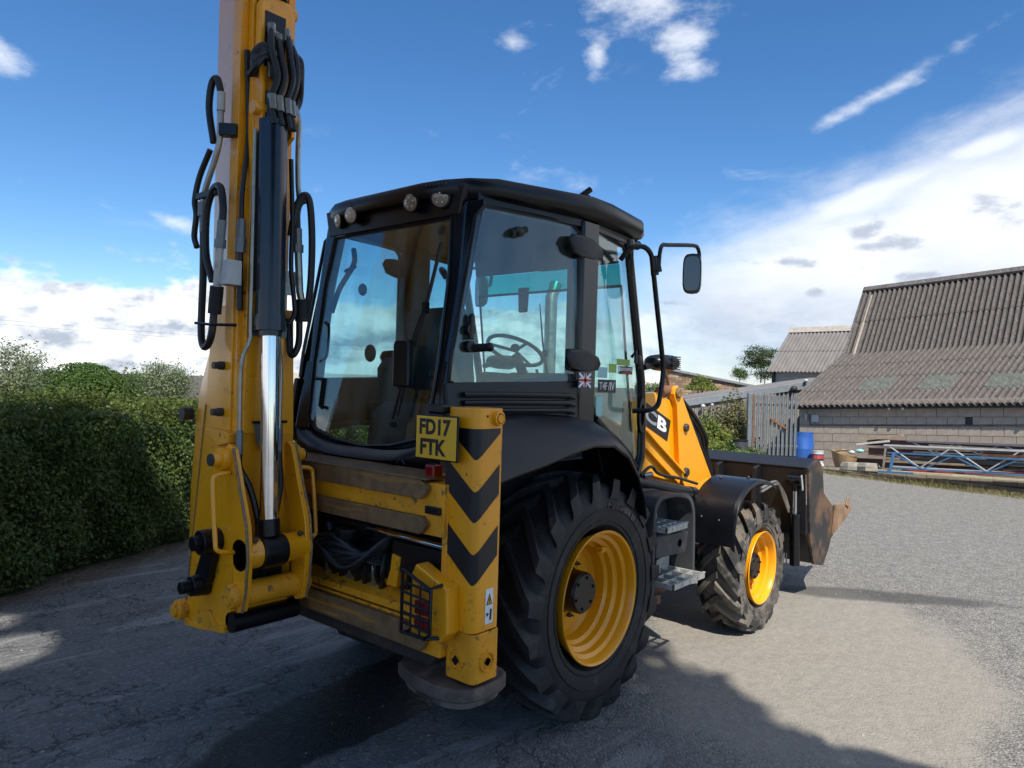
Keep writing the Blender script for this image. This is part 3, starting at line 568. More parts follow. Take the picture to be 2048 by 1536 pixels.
MB().lathe([(1.075, .055), (1.10, .07), (1.14, .07), (1.15, .05)], (-1.22, -.24, 0), 'z', 18).tube([(-1.22, -.08, 1.14), (-1.22, -.10, 1.10)], .04, 12).build('hose_reel', 'black', frame)
MB().box((-1.14, -.62, .84), (-1.02, .3, .99)).lathe([(-.45, .13), (.1, .13)], (-1.08, 0, .97), 'y', 18).build('valve_block', 'black', frame, .01)
MB().box((-1.225, -.86, 1.455), (-1.16, -.80, 1.52)).build('tail_lamp', 'lens_red', frame, .01)
# kingpost carriage, hidden for the most part behind the folded arm
MB().box((-1.42, .35, .62), (-1.245, 1.0, 1.47)).build('carriage', 'yellow', frame, .02)
MB().lathe([(.66, .09), (.70, .11), (1.38, .11), (1.42, .09)], (-1.45, .62, 0), 'z', 20).build('kingpost', 'yellow', frame)

# ---- stabilisers
def stabiliser(s):
    Y0, Y1 = s*.925, s*1.12
    m = MB(); X0, X1 = -1.215, -1.03
    def rr(x0, x1, ya, yb, r):
        pts = []
        for cxx, cyy, a0 in ((x1-r, max(ya, yb)-r, 0), (x0+r, max(ya, yb)-r, 90), (x0+r, min(ya, yb)+r, 180), (x1-r, min(ya, yb)+r, 270)):
            for k in range(5): a = R(a0+22.5*k); pts.append((cxx+r*math.cos(a), cyy+r*math.sin(a)))
        return pts
    m.loft([[Vector((x, y, z)) for x, y in rr(X0, X1, Y0, Y1, .035)] for z in (.80, 1.79)])
    leg = m.build('stabiliser', 'yellow', BH, .004)
    MB().loft([[Vector((x, y, z)) for x, y in rr(X0+.012, X1-.0, Y0+s*.012, Y1+s*.004, .03)] for z in (.575, .795)]).build('foot_box', 'yellow_worn', leg, .005)
    for ax, c in (('y', (-1.12, 0, .665)), ('x', (0, s*1.02, .665))):
        t = (s*1.122, s*1.134) if ax == 'y' else (X0+.014, X0+.002)
        MB().lathe([(t[0], .048), (t[1], .046), (t[1], .040), (t[0], .036), (t[0]+(t[1]-t[0])*.4, .030), (t[0]+(t[1]-t[0])*.4, .001)], c, ax, 24).build('wear_plug', 'yellow_worn', leg)
        if ax == 'y': MB().box((-1.135, min(t[1], t[1]-s*.004), .65), (-1.105, max(t[1], t[1]+s*.002), .68), Matrix.Rotation(R(40), 3, 'Y')).build('plug_socket', 'black', leg)
        else: MB().box((t[1]-.002, s*1.02-.015, .65), (t[1]+.004, s*1.02+.015, .68), Matrix.Rotation(R(40), 3, 'X')).build('plug_socket', 'black', leg)
    pad = [(-1.27, s*.80), (-1.275, s*1.0), (-1.20, s*1.11), (-1.04, s*1.13), (-.93, s*1.08), (-.90, s*.95), (-.95, s*.68), (-1.06, s*.60), (-1.20, s*.63)]
    pp = smooth_path([(x, y, 0) for x, y in pad+[pad[0]]], 3)[:-1]; cxy = Vector((-1.09, s*.90, 0))
    MB().loft([[cxy+(q-cxy)*k+Vector((0, 0, z)) for q in pp] for k, z in ((.97, .496), (1.0, .502), (1.0, .540), (.985, .550), (.95, .556), (.5, .570))]).build('foot_pad', 'pad_steel', leg, .0, ang=24)
    MB().loft([[cxy+(q-cxy)*k+Vector((0, 0, z)) for q in pp] for k, z in ((.84, .456), (.86, .460), (.86, .486), (.84, .492))]).build('rubber_pad', 'rubber_dusty', leg, .0, ang=24)
    # hazard stripes, two arms meeting on the rounded corner
    for zt in (1.560, 1.285, 1.010):
        th = .135; path = []
        rc = .0362; cxx, cyy = X0+.035, s*(1.12-.035)
        for y in (.928, 1.0, 1.06): path.append((X0-.0012, s*y))
        for k in range(7): a = R(15*k); path.append((cxx-rc*math.cos(a), cyy+s*rc*math.sin(a)))
        for x in (-1.15, -1.10, -1.065): path.append((x, s*1.1212))
        cum = [0.]
        for a, b in zip(path, path[1:]): cum.append(cum[-1]+math.hypot(b[0]-a[0], b[1]-a[1]))
        mid = (cum[5]+cum[6])/2; lo = []; hi = []
        for (x, y), c_ in zip(path, cum):
            z = zt+.80*abs(c_-mid); zb, zh = z, z+th
            if zt > 1.5: zb, zh = min(z, 1.70), 1.70
            lo.append(Vector((x, y, zb))); hi.append(Vector((x, y, zh)))
        MB().loft([lo, hi], cap=False, closed=False).build('hazard_stripe', 'decal_black', leg)
    MB().lathe([(s*1.12, .034), (s*1.14, .032), (s*1.142, .026), (s*1.132, .022), (s*1.145, .018), (s*1.145, .001)], (-1.09, 0, 1.745), 'y', 20).build('pin_cap', 'yellow_clean', leg)
    for x in (-1.155, -1.045): MB().lathe([(s*1.12, .006), (s*1.1225, .006), (s*1.1225, .0005)], (x, 0, 1.755), 'y', 8).build('bolt_hole', 'black', leg)
    MB().tube([(-1.12, s*1.02, 1.44), (-1.12, s*.80, 1.44)], .03, 10).build('leg_tie', 'yellow', leg)
    # warning sticker
    if s < 0:
        w = MB().box((-1.135, -1.1225, .83), (-1.085, -1.1205, .985)).build('warning_sticker', 'decal_white', leg)
        MB().prism([(-1.130, .915), (-1.090, .915), (-1.110, .965)], 'y', -1.1235, -1.1226).build('warning_triangle', 'decal_black', w)
        MB().prism([(-1.123, .920), (-1.097, .920), (-1.110, .952)], 'y', -1.1243, -1.1236).build('triangle_field', 'plate_yellow', w)
        MB().prism([(-1.113, .924), (-1.107, .924), (-1.105, .942), (-1.111, .945)], 'y', -1.1252, -1.1244).build('pictogram', 'decal_black', w)
        MB().prism([(-1.128, .865), (-1.118, .865), (-1.118, .88), (-1.128, .88)], 'y', -1.1235, -1.1226).prism([(-1.108, .845), (-1.095, .845), (-1.092, .892), (-1.104, .896)], 'y', -1.1235, -1.1226).box((-1.117, -1.1235, .871), (-1.109, -1.1226, .875)).build('pictogram', 'decal_black', w)
    # lamp cluster behind a wire guard
    lx = -1.235
    hs = MB().prism([(s*.79, .76), (s*.80, 1.02), (s*.83, 1.075), (s*1.03, 1.0), (s*1.04, .80), (s*1.0, .755)], 'x', lx-.055, lx+.025).build('lamp_housing', 'yellow', leg, .008)
    MB().box((lx-.066, min(s*.84, s*.93), .925), (lx-.056, max(s*.84, s*.93), .985)).build('indicator_lens', 'lens_amber', hs, .006)
    for z in (.855, .785): MB().box((lx-.066, min(s*.84, s*.93), z), (lx-.056, max(s*.84, s*.93), z+.062)).build('lamp_lens', 'lens_red', hs, .006)
    gd = MB(); gx = lx-.105
    gd.tube([(lx-.05, s*.795, 1.065), (gx, s*.80, 1.06), (gx, s*.80, .77), (lx-.05, s*.80, .765)], .008, 8).tube([(lx-.05, s*1.0, 1.01), (gx, s*.985, 1.0), (gx, s*.985, .80), (gx, s*.95, .775), (lx-.05, s*.99, .775)], .009, 8)
    gd.tube([(gx, s*.80, 1.055), (gx, s*.985, .995)], .008, 8).tube([(gx, s*.80, .772), (gx, s*.955, .777)], .008, 8)
    for k in range(5): z = .81+.045*k; gd.tube([(gx, s*.80, z+.01), (gx-.004, s*.985, z)], .006, 6)
    for y in (.86, .92): gd.tube([(gx, s*y, 1.04-(y-.8)*.3), (gx, s*y, .775)], .005, 6)
    gd.build('lamp_guard', 'black', hs)
    return leg
STAB = stabiliser(-1); stabiliser(1)
# number plate
npb = MB().box((-1.262, -1.045, 1.548), (-1.252, -.775, 1.752)).build('plate_backing', 'black', STAB, .006)
MB().prism([(-1.038, 1.555), (-.782, 1.555), (-.782, 1.745), (-1.038, 1.745)], 'x', -1.2665, -1.2625).build('number_plate', 'plate_yellow', npb, .002)
text('registration', 'FD17', 'decal_black', npb, (-1.268, -.805, 1.660), (0, -1, 0), (0, 0, 1), .200, .074, .04)
text('registration', 'FTK', 'decal_black', npb, (-1.268, -.812, 1.570), (0, -1, 0), (0, 0, 1), .168, .074, .04)
MB().box((-1.25, -.93, 1.76), (-1.17, -.83, 1.80)).box((-1.25, -.93, 1.60), (-1.215, -.85, 1.76)).build('plate_lamp', 'black', npb, .008)
# ---- cab
YC = -.06
def mir(P, s): return [Vector((q[0], YC+(q[1]-YC)*(1 if s < 0 else -1), q[2])) for q in P]
cab = MB().box((-.95, -.62, 1.25), (.78, .50, 1.44)).build('cab', 'black', BH, .02)
# windows (right side; the left is its mirror)
REAR = [(-.862, .42, 2.76), (-.862, -.565, 2.76), (-.905, -.60, 2.45), (-.955, -.595, 2.0), (-1.0, -.575, 1.66), (-1.0, -.50, 1.60), (-1.003, -.30, 1.555), (-1.005, -.06, 1.535), (-1.003, .18, 1.555), (-1.0, .38, 1.60), (-1.0, .455, 1.66), (-.955, .475, 2.0), (-.905, .465, 2.45)]
QT = [(-.775, -.715, 2.82), (-.16, -.825, 2.835), (-.10, -.842, 2.79), (-.075, -.85, 1.98), (-.10, -.85, 1.915), (-.92, -.715, 1.875), (-.985, -.70, 1.91), (-.97, -.70, 2.05), (-.83, -.705, 2.76)]
DR = [(.055, -.845, 2.80), (.09, -.845, 2.83), (.45, -.80, 2.80), (.505, -.795, 2.74), (.715, -.79, 1.95), (.74, -.79, 1.66), (.735, -.79, 1.45), (.70, -.79, 1.39), (.62, -.80, 1.46), (.46, -.81, 1.555), (.24, -.825, 1.66), (.12, -.84, 1.73), (.085, -.845, 1.80)]
def glaze(name, P, mat, th=.006):
    g = MB().sheet(P, th).build(name, mat, cab, smooth=False)
    MB().tube(list(P)+[P[0], P[1]], .011, 6, False).build('seal', 'black', g)
    return g
rear_glass = glaze('rear_window', REAR, 'glass')
for s in (-1, 1):
    glaze('quarter_window', mir(QT, s), 'glass_side'); glaze('door_window', mir(DR, s), 'glass_side')
glaze('windscreen', [(.605, -.70, 2.575), (.605, .58, 2.575), (.80, .60, 1.35), (.80, -.72, 1.35)], 'glass_front')
MB().sheet([(.580, -.695, 2.72), (.580, .575, 2.72), (.604, .58, 2.58), (.604, -.70, 2.58)], .006).build('sun_band', 'glass_teal', cab)
MB().sheet([(.545, -.69, 2.88), (.545, .57, 2.88), (.579, .575, 2.722), (.579, -.695, 2.722)], .03).box((.38, -.5, 2.70), (.50, -.1, 2.84)).build('windscreen_header', 'interior', cab, .006)
def panel(name, P, mat='black', th=-.045, bevel=.006):
    return MB().sheet(P, th).build(name, mat, cab, bevel)
def quad(pts, th): return MB().sheet(pts, th)
for s in (-1, 1):
    sg = 1 if s < 0 else -1
    # C pillar, B pillar, A pillar
    C = MB()
    cr = [(-.862, -.565, 2.78), (-.905, -.603, 2.45), (-.955, -.60, 2.0), (-1.005, -.58, 1.60)]
    cm = [(-.850, -.655, 2.84), (-.895, -.665, 2.45), (-.965, -.665, 2.0), (-1.04, -.66, 1.60)]
    cq = [(-.775, -.72, 2.86), (-.85, -.71, 2.45), (-.97, -.705, 2.0), (-.995, -.705, 1.60)]
    rings = [mir([cr[i], cm[i], cq[i], (cq[i][0]+.06, cq[i][1]+.07, cq[i][2]), (cr[i][0]+.07, cr[i][1]+.02, cr[i][2])], s) for i in range(4)]
    C.loft(rings).build('rear_pillar', 'black_gloss', cab, .008)
    B = MB().loft([mir([(-.10, -.845, z), (-.09, -.875, z), (.055, -.88, z), (.075, -.85, z), (.06, -.79, z), (-.09, -.79, z)], s) for z in (1.66, 2.2, 2.86)]).build('centre_pillar', 'black_gloss', cab, .008)
    A = MB().tube(mir([(.52, -.80, 2.86), (.535, -.80, 2.74), (.735, -.795, 1.95), (.765, -.795, 1.66), (.765, -.795, 1.42), (.72, -.795, 1.32)], s), [.035, .03, .03, .03, .028, .02], 8).build('front_pillar', 'black_gloss', cab)
    MB().tube(mir([(.70, -.795, 1.37), (.45, -.815, 1.53), (.12, -.845, 1.71)], s), .02, 8).build('door_sill', 'black', cab)
    # header over the windows
    MB().loft([mir([(-.80, -.69, z), (-.10, -.855, z), (.06, -.86, z), (.50, -.81, z), (.48, -.74, z), (0, -.78, z), (-.74, -.64, z)], s) for z in (2.82, 2.90)]).build('header', 'black', cab, .006)
    # panel under the quarter window, with louvres, and the sill down to the wheel arch
    lp = MB().sheet(mir([(-1.02, -.715, 1.90), (-.075, -.862, 1.93), (-.06, -.875, 1.62), (-1.03, -.76, 1.62)], s), .04*(1 if s < 0 else -1)).build('lower_panel', 'black', cab, .01)
    for k in range(3):
        z = 1.845-.042*k
        MB().tube(mir([(-.93, -.755, z-.004), (-.70, -.795, z), (-.20, -.872, z), (-.15, -.875, z-.012)], s), .015, 8).build('louvre', 'black_matt', lp)
    # door hinges
    for z in (2.70, 2.045):
        hg = MB()
        for (a, b, w) in ((-.27, .165, .0),):
            P = [(-.235, z+.02), (-.21, z+.06), (-.13, z+.072), (.0, z+.062), (.10, z+.03), (.125, z-.01), (.095, z-.048), (.0, z-.062), (-.12, z-.06), (-.20, z-.04)]
            hg.loft([mir([(x, -.86-d+.03*0, zz) for x, zz in [((p[0]+.07)*k-.07, (p[1]-z)*k+z) for p in P]], s) for d, k in ((-.0, 1), (.012, 1), (.022, .88))])
        hg.build('hinge_cover', 'black_matt', cab, .006, seg=3)
    # rear wheel arch
    X = [-1.03, -.85, -.62, -.40, -.18, .02, .18, .30, .38, .41]
    lipz = [1.43, 1.465, 1.50, 1.545, 1.575, 1.565, 1.49, 1.36, 1.22, 1.10]
    inz = [1.70, 1.73, 1.745, 1.75, 1.745, 1.72, 1.66, 1.56, 1.40, 1.18]
    rows = []
    for i, x in enumerate(X):
        l, n_ = lipz[i], inz[i]; xo = x
        rows.append([Vector((xo, s*.62, n_-.0)), Vector((xo, s*.80, n_)), Vector((xo, s*.90, n_-.025)), Vector((xo, s*.99, l+(n_-l)*.45)), Vector((xo, s*1.04, l+.035)), Vector((xo, s*1.055, l)), Vector((xo, s*1.045, l-.012)), Vector((xo, s*1.02, l+.01)), Vector((xo, s*.93, l+(n_-l)*.5)), Vector((xo, s*.80, n_-.03)), Vector((xo, s*.62, n_-.03))])
    MB().loft(rows).build('rear_mudguard', 'black_matt', cab, .004, ang=60)
    MB().prism([(.20, 1.62), (.42, 1.50), (.47, 1.05), (.40, .85), (.36, 1.15)], 'y', s*.66, s*.80).prism([(.36, 1.2), (.44, 1.2), (.46, .62), (.40, .60)], 'y', s*.80, s*.98).build('arch_liner', 'black_matt', cab, .01)
    # handrail and mirror
    hr = MB().tube(smooth_path(mir([(.36, -.84, 2.70), (.37, -.90, 2.765), (.44, -.95, 2.785), (.505, -.97, 2.75), (.53, -.975, 2.67), (.60, -.975, 2.42), (.69, -.975, 2.10), (.705, -.975, 2.0), (.68, -.97, 1.84), (.655, -.96, 1.78), (.60, -.92, 1.755), (.56, -.84, 1.75)], s), 5), .0165, 10).build('grab_rail', 'black', cab)
    MB().tube(mir([(.535, -.975, 2.74), (.56, -.975, 2.62)], s), .026, 10).tube(smooth_path(mir([(.56, -1.0, 2.66), (.57, -1.0, 2.76), (.60, -1.0, 2.815), (.68, -1.0, 2.83), (.98, -1.02, 2.875), (1.06, -1.02, 2.87), (1.09, -1.02, 2.82), (1.08, -1.02, 2.74)], s), 5), .0135, 8).tube(mir([(.555, -.985, 2.72), (.565, -1.0, 2.64)], s), .022, 8).build('mirror_arm', 'black', cab)
    mh = MB(); c0 = mir([(.97, -1.03, 2.68)], s)[0]
    # rear-facing mirror head, rounded oblong
    prof = []
    for k in range(20):
        a = 2*math.pi*k/20; cx_, sz_ = math.cos(a), math.sin(a); prof.append((math.copysign(abs(cx_)**.55, cx_)*.062, math.copysign(abs(sz_)**.5, sz_)*.135))
    R3 = Matrix.Rotation(R(18)*sg, 3, 'Z')
    mh.loft([[c0+R3 @ Vector((dx, a*k, b*k)) for a, b in prof] for dx, k in ((-.022, .90), (-.02, 1.0), (.015, 1.0), (.045, .82), (.055, .5))])
    hd = mh.build('mirror', 'black_gloss', cab, ang=50)
    MB().loft([[c0+R3 @ Vector((dx, a*k, b*k)) for a, b in prof] for dx, k in ((-.023, .86), (-.025, .86))]).build('mirror_glass', 'mirror', hd)
    MB().lathe([(-.02, .012), (.02, .012)], mir([(1.06, -1.03, 2.735)], s)[0], 'y', 10).build('clamp', 'black', hd)
    # front work lamp on the door corner
    fl = MB().loft([mir([(x, -.80+.09*math.cos(a)*k, 2.08+.058*math.sin(a)*k) for a in [2*math.pi*j/16 for j in range(16)]], s) for x, k in ((.86, .5), (.89, .85), (.96, 1), (1.10, 1.03), (1.12, .9))]).build('headlamp', 'black', cab, ang=50)
    yo = mir([(0, -.893, 0)], s)[0].y
    for k in range(7): MB().box((.98, yo-.006, 2.035+.014*k), (1.10, yo+.006, 2.042+.014*k)).build('cooling_fin', 'black_matt', fl)
    MB().tube(mir([(.78, -.79, 2.04), (.88, -.80, 2.06)], s), .022, 8).build('lamp_arm', 'black', fl)
# rear lower panel (curved under the window), roof
rows = []
for k in range(13):
    t = k/12; y = YC+(-.62+1.24*t); b = 4*(t-.5)**2
    zt = 1.525+.115*b**1.6; xr = -1.035+.05*b*b
    rows.append([Vector((xr+.03, y, zt+.01)), Vector((xr-.002, y, zt-.005)), Vector((xr-.03, y, zt-.05)), Vector((xr-.02, y, 1.47)), Vector((xr+.02, y, 1.435)), Vector((xr+.10, y, 1.43)), Vector((xr+.10, y, zt))])
rp = MB().loft(rows).build('rear_panel', 'black', cab, ang=50)
MB().tube(arc((-1.058, -.42, 1.475), (-1.06, -.45, 1.52), (-1.058, -.475, 1.475), 6), .008, 6).build('rope_hook', 'black', rp)
def plan(k, dz=0):
    pts = [(-.93, 0), (-.93, .33), (-.905, .475), (-.84, .60), (-.72, .70), (-.08, .875), (.12, .875), (.55, .83), (.66, .77), (.72, .60), (.74, 0)]
    full = [(x, y) for x, y in pts]+[(x, -y) for x, y in pts[-2:0:-1]]
    return [Vector((-.1+(x+.1)*k, YC+y*k, 0)) for x, y in full]
def crown(q, z): return q+Vector((0, 0, z+.03*(1-(q.x/.9)**2)))
rf = MB().loft([[q+Vector((0, 0, 2.865)) for q in plan(.93)], [q+Vector((0, 0, 2.872+.02*(1-(q.x/.9)**2))) for q in plan(.985)], [crown(q, 2.892) for q in plan(1.0)], [crown(q, 2.940) for q in plan(.998)], [crown(q, 2.958) for q in plan(.985)], [crown(q, 2.972) for q in plan(.88)], [crown(q, 2.982) for q in plan(.5)]]).build('roof', 'black', cab, ang=40)
MB().loft([[Vector((-.865+.01*k, YC+y, z)) for y, z in ((-.56, 2.77), (-.60, 2.93), (.60, 2.93), (.56, 2.77))] for k in (0, 6)]).build('rear_header', 'black', cab, .01)
MB().loft([[q+Vector((0, 0, 2.84)) for q in plan(.90)], [q+Vector((0, 0, 2.86)) for q in plan(.92)]]).build('headlining', 'trim', cab)
for k in range(7): MB().box((-.938+.006*k, -.44-.018*k-.006, 2.925), (-.915+.006*k, -.44-.018*k+.006, 2.94)).build('vent_slot', 'grey_plastic', rf)
for y, mt in ((.375, 'lens_clear'), (.215, 'lens_clear'), (-.305, 'lens_warm'), (-.50, 'lens_warm')):
    an = R(0) if abs(y-YC) < .4 else R(18)*(1 if y > 0 else -1)
    cx_ = -.90 if abs(y-YC) < .4 else -.875
    lm = MB(); M3 = Matrix.Rotation(-an, 3, 'Z') @ Matrix.Rotation(R(-12), 3, 'Y'); c0 = Vector((cx_, y, 2.868))
    lm.loft([[c0+M3 @ Vector((dx, rr_*math.cos(a), rr_*math.sin(a)*.92)) for a in [2*math.pi*j/20 for j in range(20)]] for dx, rr_ in ((.06, .04), (.0, .058), (-.02, .060), (-.022, .053))])
    l_ = lm.build('work_lamp', 'black', cab, ang=40)
    MB().loft([[c0+M3 @ Vector((dx, rr_*math.cos(a), rr_*math.sin(a)*.92)) for a in [2*math.pi*j/20 for j in range(20)]] for dx, rr_ in ((-.02, .053), (-.026, .04), (-.029, .01))]).build('lamp_lens', mt, l_, ang=60)
    for j in range(5): a = j*1.257+.4; q = c0+M3 @ Vector((-.0285, .028*math.cos(a), .026*math.sin(a))); MB().disc_ell(q, .006, .006, .006, 8, 6).build('diode', 'lens_clear', l_)
MB().tube([(-.13, -.86, 2.985), (-.08, -.90, 3.035)], .017, 8).tube([(-.08, -.885, 2.93), (-.09, -.89, 3.0)], .013, 8).build('aerial_mount', 'black', rf)
MB().lathe([(-.045, .03), (-.04, .042), (.03, .042), (.05, .03)], (.60, -.80, 2.935), 'x', 16).build('camera_pod', 'steel', rf)
MB().lathe([(-.047, .028), (-.05, .02), (-.05, .001)], (.60, -.80, 2.935), 'x', 16).build('lens', 'black_gloss', rf)
MB().lathe([(-.05, .03), (.05, .032)], (.63, -.77, 2.85), 'x', 12).build('lamp_bracket', 'black', rf)
# rear wiper
wp = MB().tube([(-1.045, -.36, 1.70), (-1.0, -.43, 2.08), (-.975, -.50, 2.28)], .009, 6).tube([(-1.035, -.385, 1.72), (-.99, -.45, 2.10), (-.972, -.51, 2.28)], .006, 6).build('rear_wiper', 'black', cab)
MB().tube([(-.985, -.455, 2.08), (-.93, -.565, 2.62)], .010, 6).box((-.985, -.52, 2.25), (-.96, -.49, 2.31)).build('wiper_blade', 'black', wp)
MB().prism([(-.47, 1.87), (-.345, 1.87), (-.345, 2.09), (-.36, 2.115), (-.455, 2.115), (-.47, 2.09)], 'x', -1.005, -1.05).build('wiper_motor', 'black', wp, .012)
for z in (2.17, 2.085):
    MB().lathe([(-.745, .03), (-.715, .03)], (-.875, 0, z), 'y', 14).build('window_latch', 'black', cab)
MB().prism([(-.89, 2.12), (-.86, 2.12), (-.855, 2.24), (-.87, 2.255), (-.885, 2.24)], 'y', -.725, -.75).build('latch_plate', 'black', cab, .006)
MB().tube([(-.87, -.72, 2.075), (-.80, -.80, 2.085)], .022, 10).disc_ell((-.80, -.80, 2.085), .024, .024, .024, 10, 8).build('latch_knob', 'black', cab)
MB().disc_ell((-.57, -.775, 2.715), .045, .03, .028, 10, 8).tube([(-.62, -.77, 2.70), (-.52, -.79, 2.735)], .018, 8).build('latch_knob', 'black', cab)
# interior
it = MB().box((-.80, -.52, 1.43), (.75, .42, 1.47)).build('floor', 'interior', cab)
seat = MB().prism([(-.42, 1.66), (.05, 1.66), (.10, 1.72), (.08, 1.80), (-.40, 1.80)], 'y', -.30, .18).build('seat', 'seat_cloth', cab, .04, seg=3)
MB().prism([(-.44, 1.78), (-.32, 1.80), (-.38, 2.28), (-.44, 2.36), (-.52, 2.34), (-.52, 2.2)], 'y', -.29, .17).build('backrest', 'seat_cloth', seat, .04, seg=3)
MB().box((-.30, -.22, 1.45), (0, .10, 1.68)).build('seat_base', 'interior', seat, .02)
for y in (-.36, .24): MB().prism([(-.35, 1.90), (.10, 1.90), (.12, 1.96), (-.35, 1.97)], 'y', y-.04, y+.04).build('armrest', 'interior', seat, .02)
MB().prism([(-.93, 1.47), (-.55, 1.47), (-.58, 1.75), (-.80, 1.78), (-.90, 1.72)], 'y', -.52, .02).build('control_console', 'interior', cab, .03)
MB().prism([(-.50, 1.47), (-.10, 1.47), (-.12, 1.90), (-.46, 2.06), (-.52, 1.98)], 'y', .22, .44).build('side_console', 'trim', cab, .03)
for y, x in ((-.15, -.72), (-.30, -.70)): MB().tube([(x, y, 1.76), (x-.01, y, 1.92)], [.008, .007], 8).disc_ell((x-.012, y, 1.94), .022, .022, .03, 10, 8).build('control_lever', 'black', cab)
dash = MB().prism([(.45, 1.47), (.72, 1.47), (.74, 1.88), (.60, 2.0), (.42, 1.90)], 'y', -.35, .25).build('dashboard', 'interior', cab, .04, seg=3)
MB().tube([(.50, -.06, 1.80), (.30, -.06, 2.10)], .035, 10).build('steering_column', 'black', dash)
sw = MB(); cS = Vector((.29, -.06, 2.13)); RS = Matrix.Rotation(R(-62), 3, 'Y')
ringp = [cS+RS @ Vector((0, .19*math.cos(a), .19*math.sin(a))) for a in [2*math.pi*k/28 for k in range(29)]]
RSx = Matrix.Rotation(R(28), 3, 'Y'); ringp = [cS+RSx @ Vector((.20*math.cos(a), .20*math.sin(a), 0)) for a in [2*math.pi*k/28 for k in range(29)]]
sw.tube(ringp, .014, 8, False)
for a in (0, 2.1, 4.2): sw.tube([cS, cS+RSx @ Vector((.2*math.cos(a), .2*math.sin(a), 0))], .011, 8)
sw.disc_ell(cS+Vector((0, 0, .02)), .035, .035, .03, 10, 8); sw.disc_ell(cS+RSx @ Vector((.12, -.16, .05)), .025, .025, .028, 10, 8)
sw.build('steering_wheel', 'black', cab)
MB().tube([(.62, -.10, 1.95), (.70, .02, 2.22), (.665, .03, 2.50)], [.012, .008, .004], 6).build('front_wiper', 'black', cab)
MB().prism([(.02, 2.42), (.10, 2.42), (.11, 2.60), (.01, 2.60)], 'x', .50, .52).build('interior_mirror', 'black', cab, .01)
MB().box((-.05, .56, 1.47), (.06, .66, 2.86)).box((-.05, -.77, 1.47), (.05, -.72, 2.86)).build('pillar_trim', 'trim', cab, .02)
for x, z, r in ((-.50, 2.50, .035), (-.42, 2.08, .05)): MB().disc_ell((x, .62, z), r, .02, r*1.2, 10, 8).build('interior_latch', 'black', cab)
MB().tube(smooth_path([(-.78, .36, 2.70), (-.80, .33, 2.60), (-.86, .38, 2.45), (-.90, .40, 2.30)]), .016, 6).tube([(-.82, .38, 2.56), (-.86, .24, 2.57)], .012, 6).tube(smooth_path([(-.93, .42, 2.24), (-.93, .38, 2.20), (-.94, .38, 2.04), (-.95, .43, 2.0)]), .009, 6).tube([(-.98, .42, 1.90), (-.97, .36, 1.90), (-.99, .36, 1.74), (-1.0, .32, 1.73)], .013, 6).build('window_catch', 'black', cab)
# stickers
us = MB().box((-.125, -.8885, 1.895), (-.005, -.8865, 1.975)).build('flag_sticker', 'decal_blue', cab)
for a, b, w in (((-.125, 1.895), (-.005, 1.975), .016), ((-.125, 1.975), (-.005, 1.895), .016)): MB().bar((a[0], -.8893, a[1]), (b[0], -.8893, b[1]), .001, w*.9, (0, 0, 1)).build('saltire', 'decal_white', us)
MB().box((-.080, -.8906, 1.895), (-.050, -.8899, 1.975)).box((-.125, -.8906, 1.922), (-.005, -.8899, 1.948)).build('cross', 'decal_white', us)
MB().box((-.073, -.8916, 1.895), (-.057, -.8909, 1.975)).box((-.125, -.8916, 1.928), (-.005, -.8909, 1.942)).build('cross', 'decal_red', us)
def dplane(x): return -.848+(x-.06)*.085
def sticker(x0, x1, z0, z1, mat, off=.006):
    return MB().sheet([(x0, dplane(x0)-off, z0), (x1, dplane(x1)-off, z0), (x1, dplane(x1)-off, z1), (x0, dplane(x0)-off, z1)], -.001).build('window_sticker', mat, cab)
s1 = sticker(.40, .60, 1.985, 2.035, 'decal_black')
text('sticker_lettering', 'EASYCONTROL', 'decal_white', s1, (.425, dplane(.425)-.0085, 2.006), (1, .085, 0), (0, 0, 1), .165, .021, .03)
MB().sheet([(.402, dplane(.402)-.008, 2.0), (.420, dplane(.42)-.008, 2.0), (.420, dplane(.42)-.008, 2.03), (.402, dplane(.402)-.008, 2.03)], -.001).build('sticker_mark', 'decal_white', s1)
MB().sheet([(.45, dplane(.45)-.008, 1.988), (.585, dplane(.585)-.008, 1.988), (.585, dplane(.585)-.008, 1.999), (.45, dplane(.45)-.008, 1.999)], -.001).build('sticker_mark', 'decal_red', s1)
s2 = sticker(.135, .37, 1.865, 1.945, 'decal_black')
text('sticker_lettering', 'T4F', 'decal_white', s2, (.150, dplane(.15)-.0085, 1.883), (1, .085, 0), (0, 0, 1), .10, .045, .0)
sticker_iv = MB().sheet([(.262, dplane(.262)-.008, 1.872), (.345, dplane(.345)-.008, 1.872), (.355, dplane(.355)-.008, 1.938), (.275, dplane(.275)-.008, 1.938)], -.001).build('sticker_mark', 'grey_plastic', s2)
text('sticker_lettering', '/IV', 'decal_white', s2, (.258, dplane(.258)-.0105, 1.880), (1, .085, 0), (0, 0, 1), .085, .05, .01)
sticker(.27, .37, 1.99, 2.045, 'decal_green'); sticker(.37, .55, 2.04, 2.08, 'decal_green', .009); sticker(.13, .25, 1.955, 2.02, 'decal_teal'); sticker(.12, .20, 1.72, 1.84, 'decal_teal')
text('window_lettering', '3DXeco', 'black', cab, (-.28, .735, 1.845), (-1, 0, 0), (0, 0, 1), .33, .055, .0)
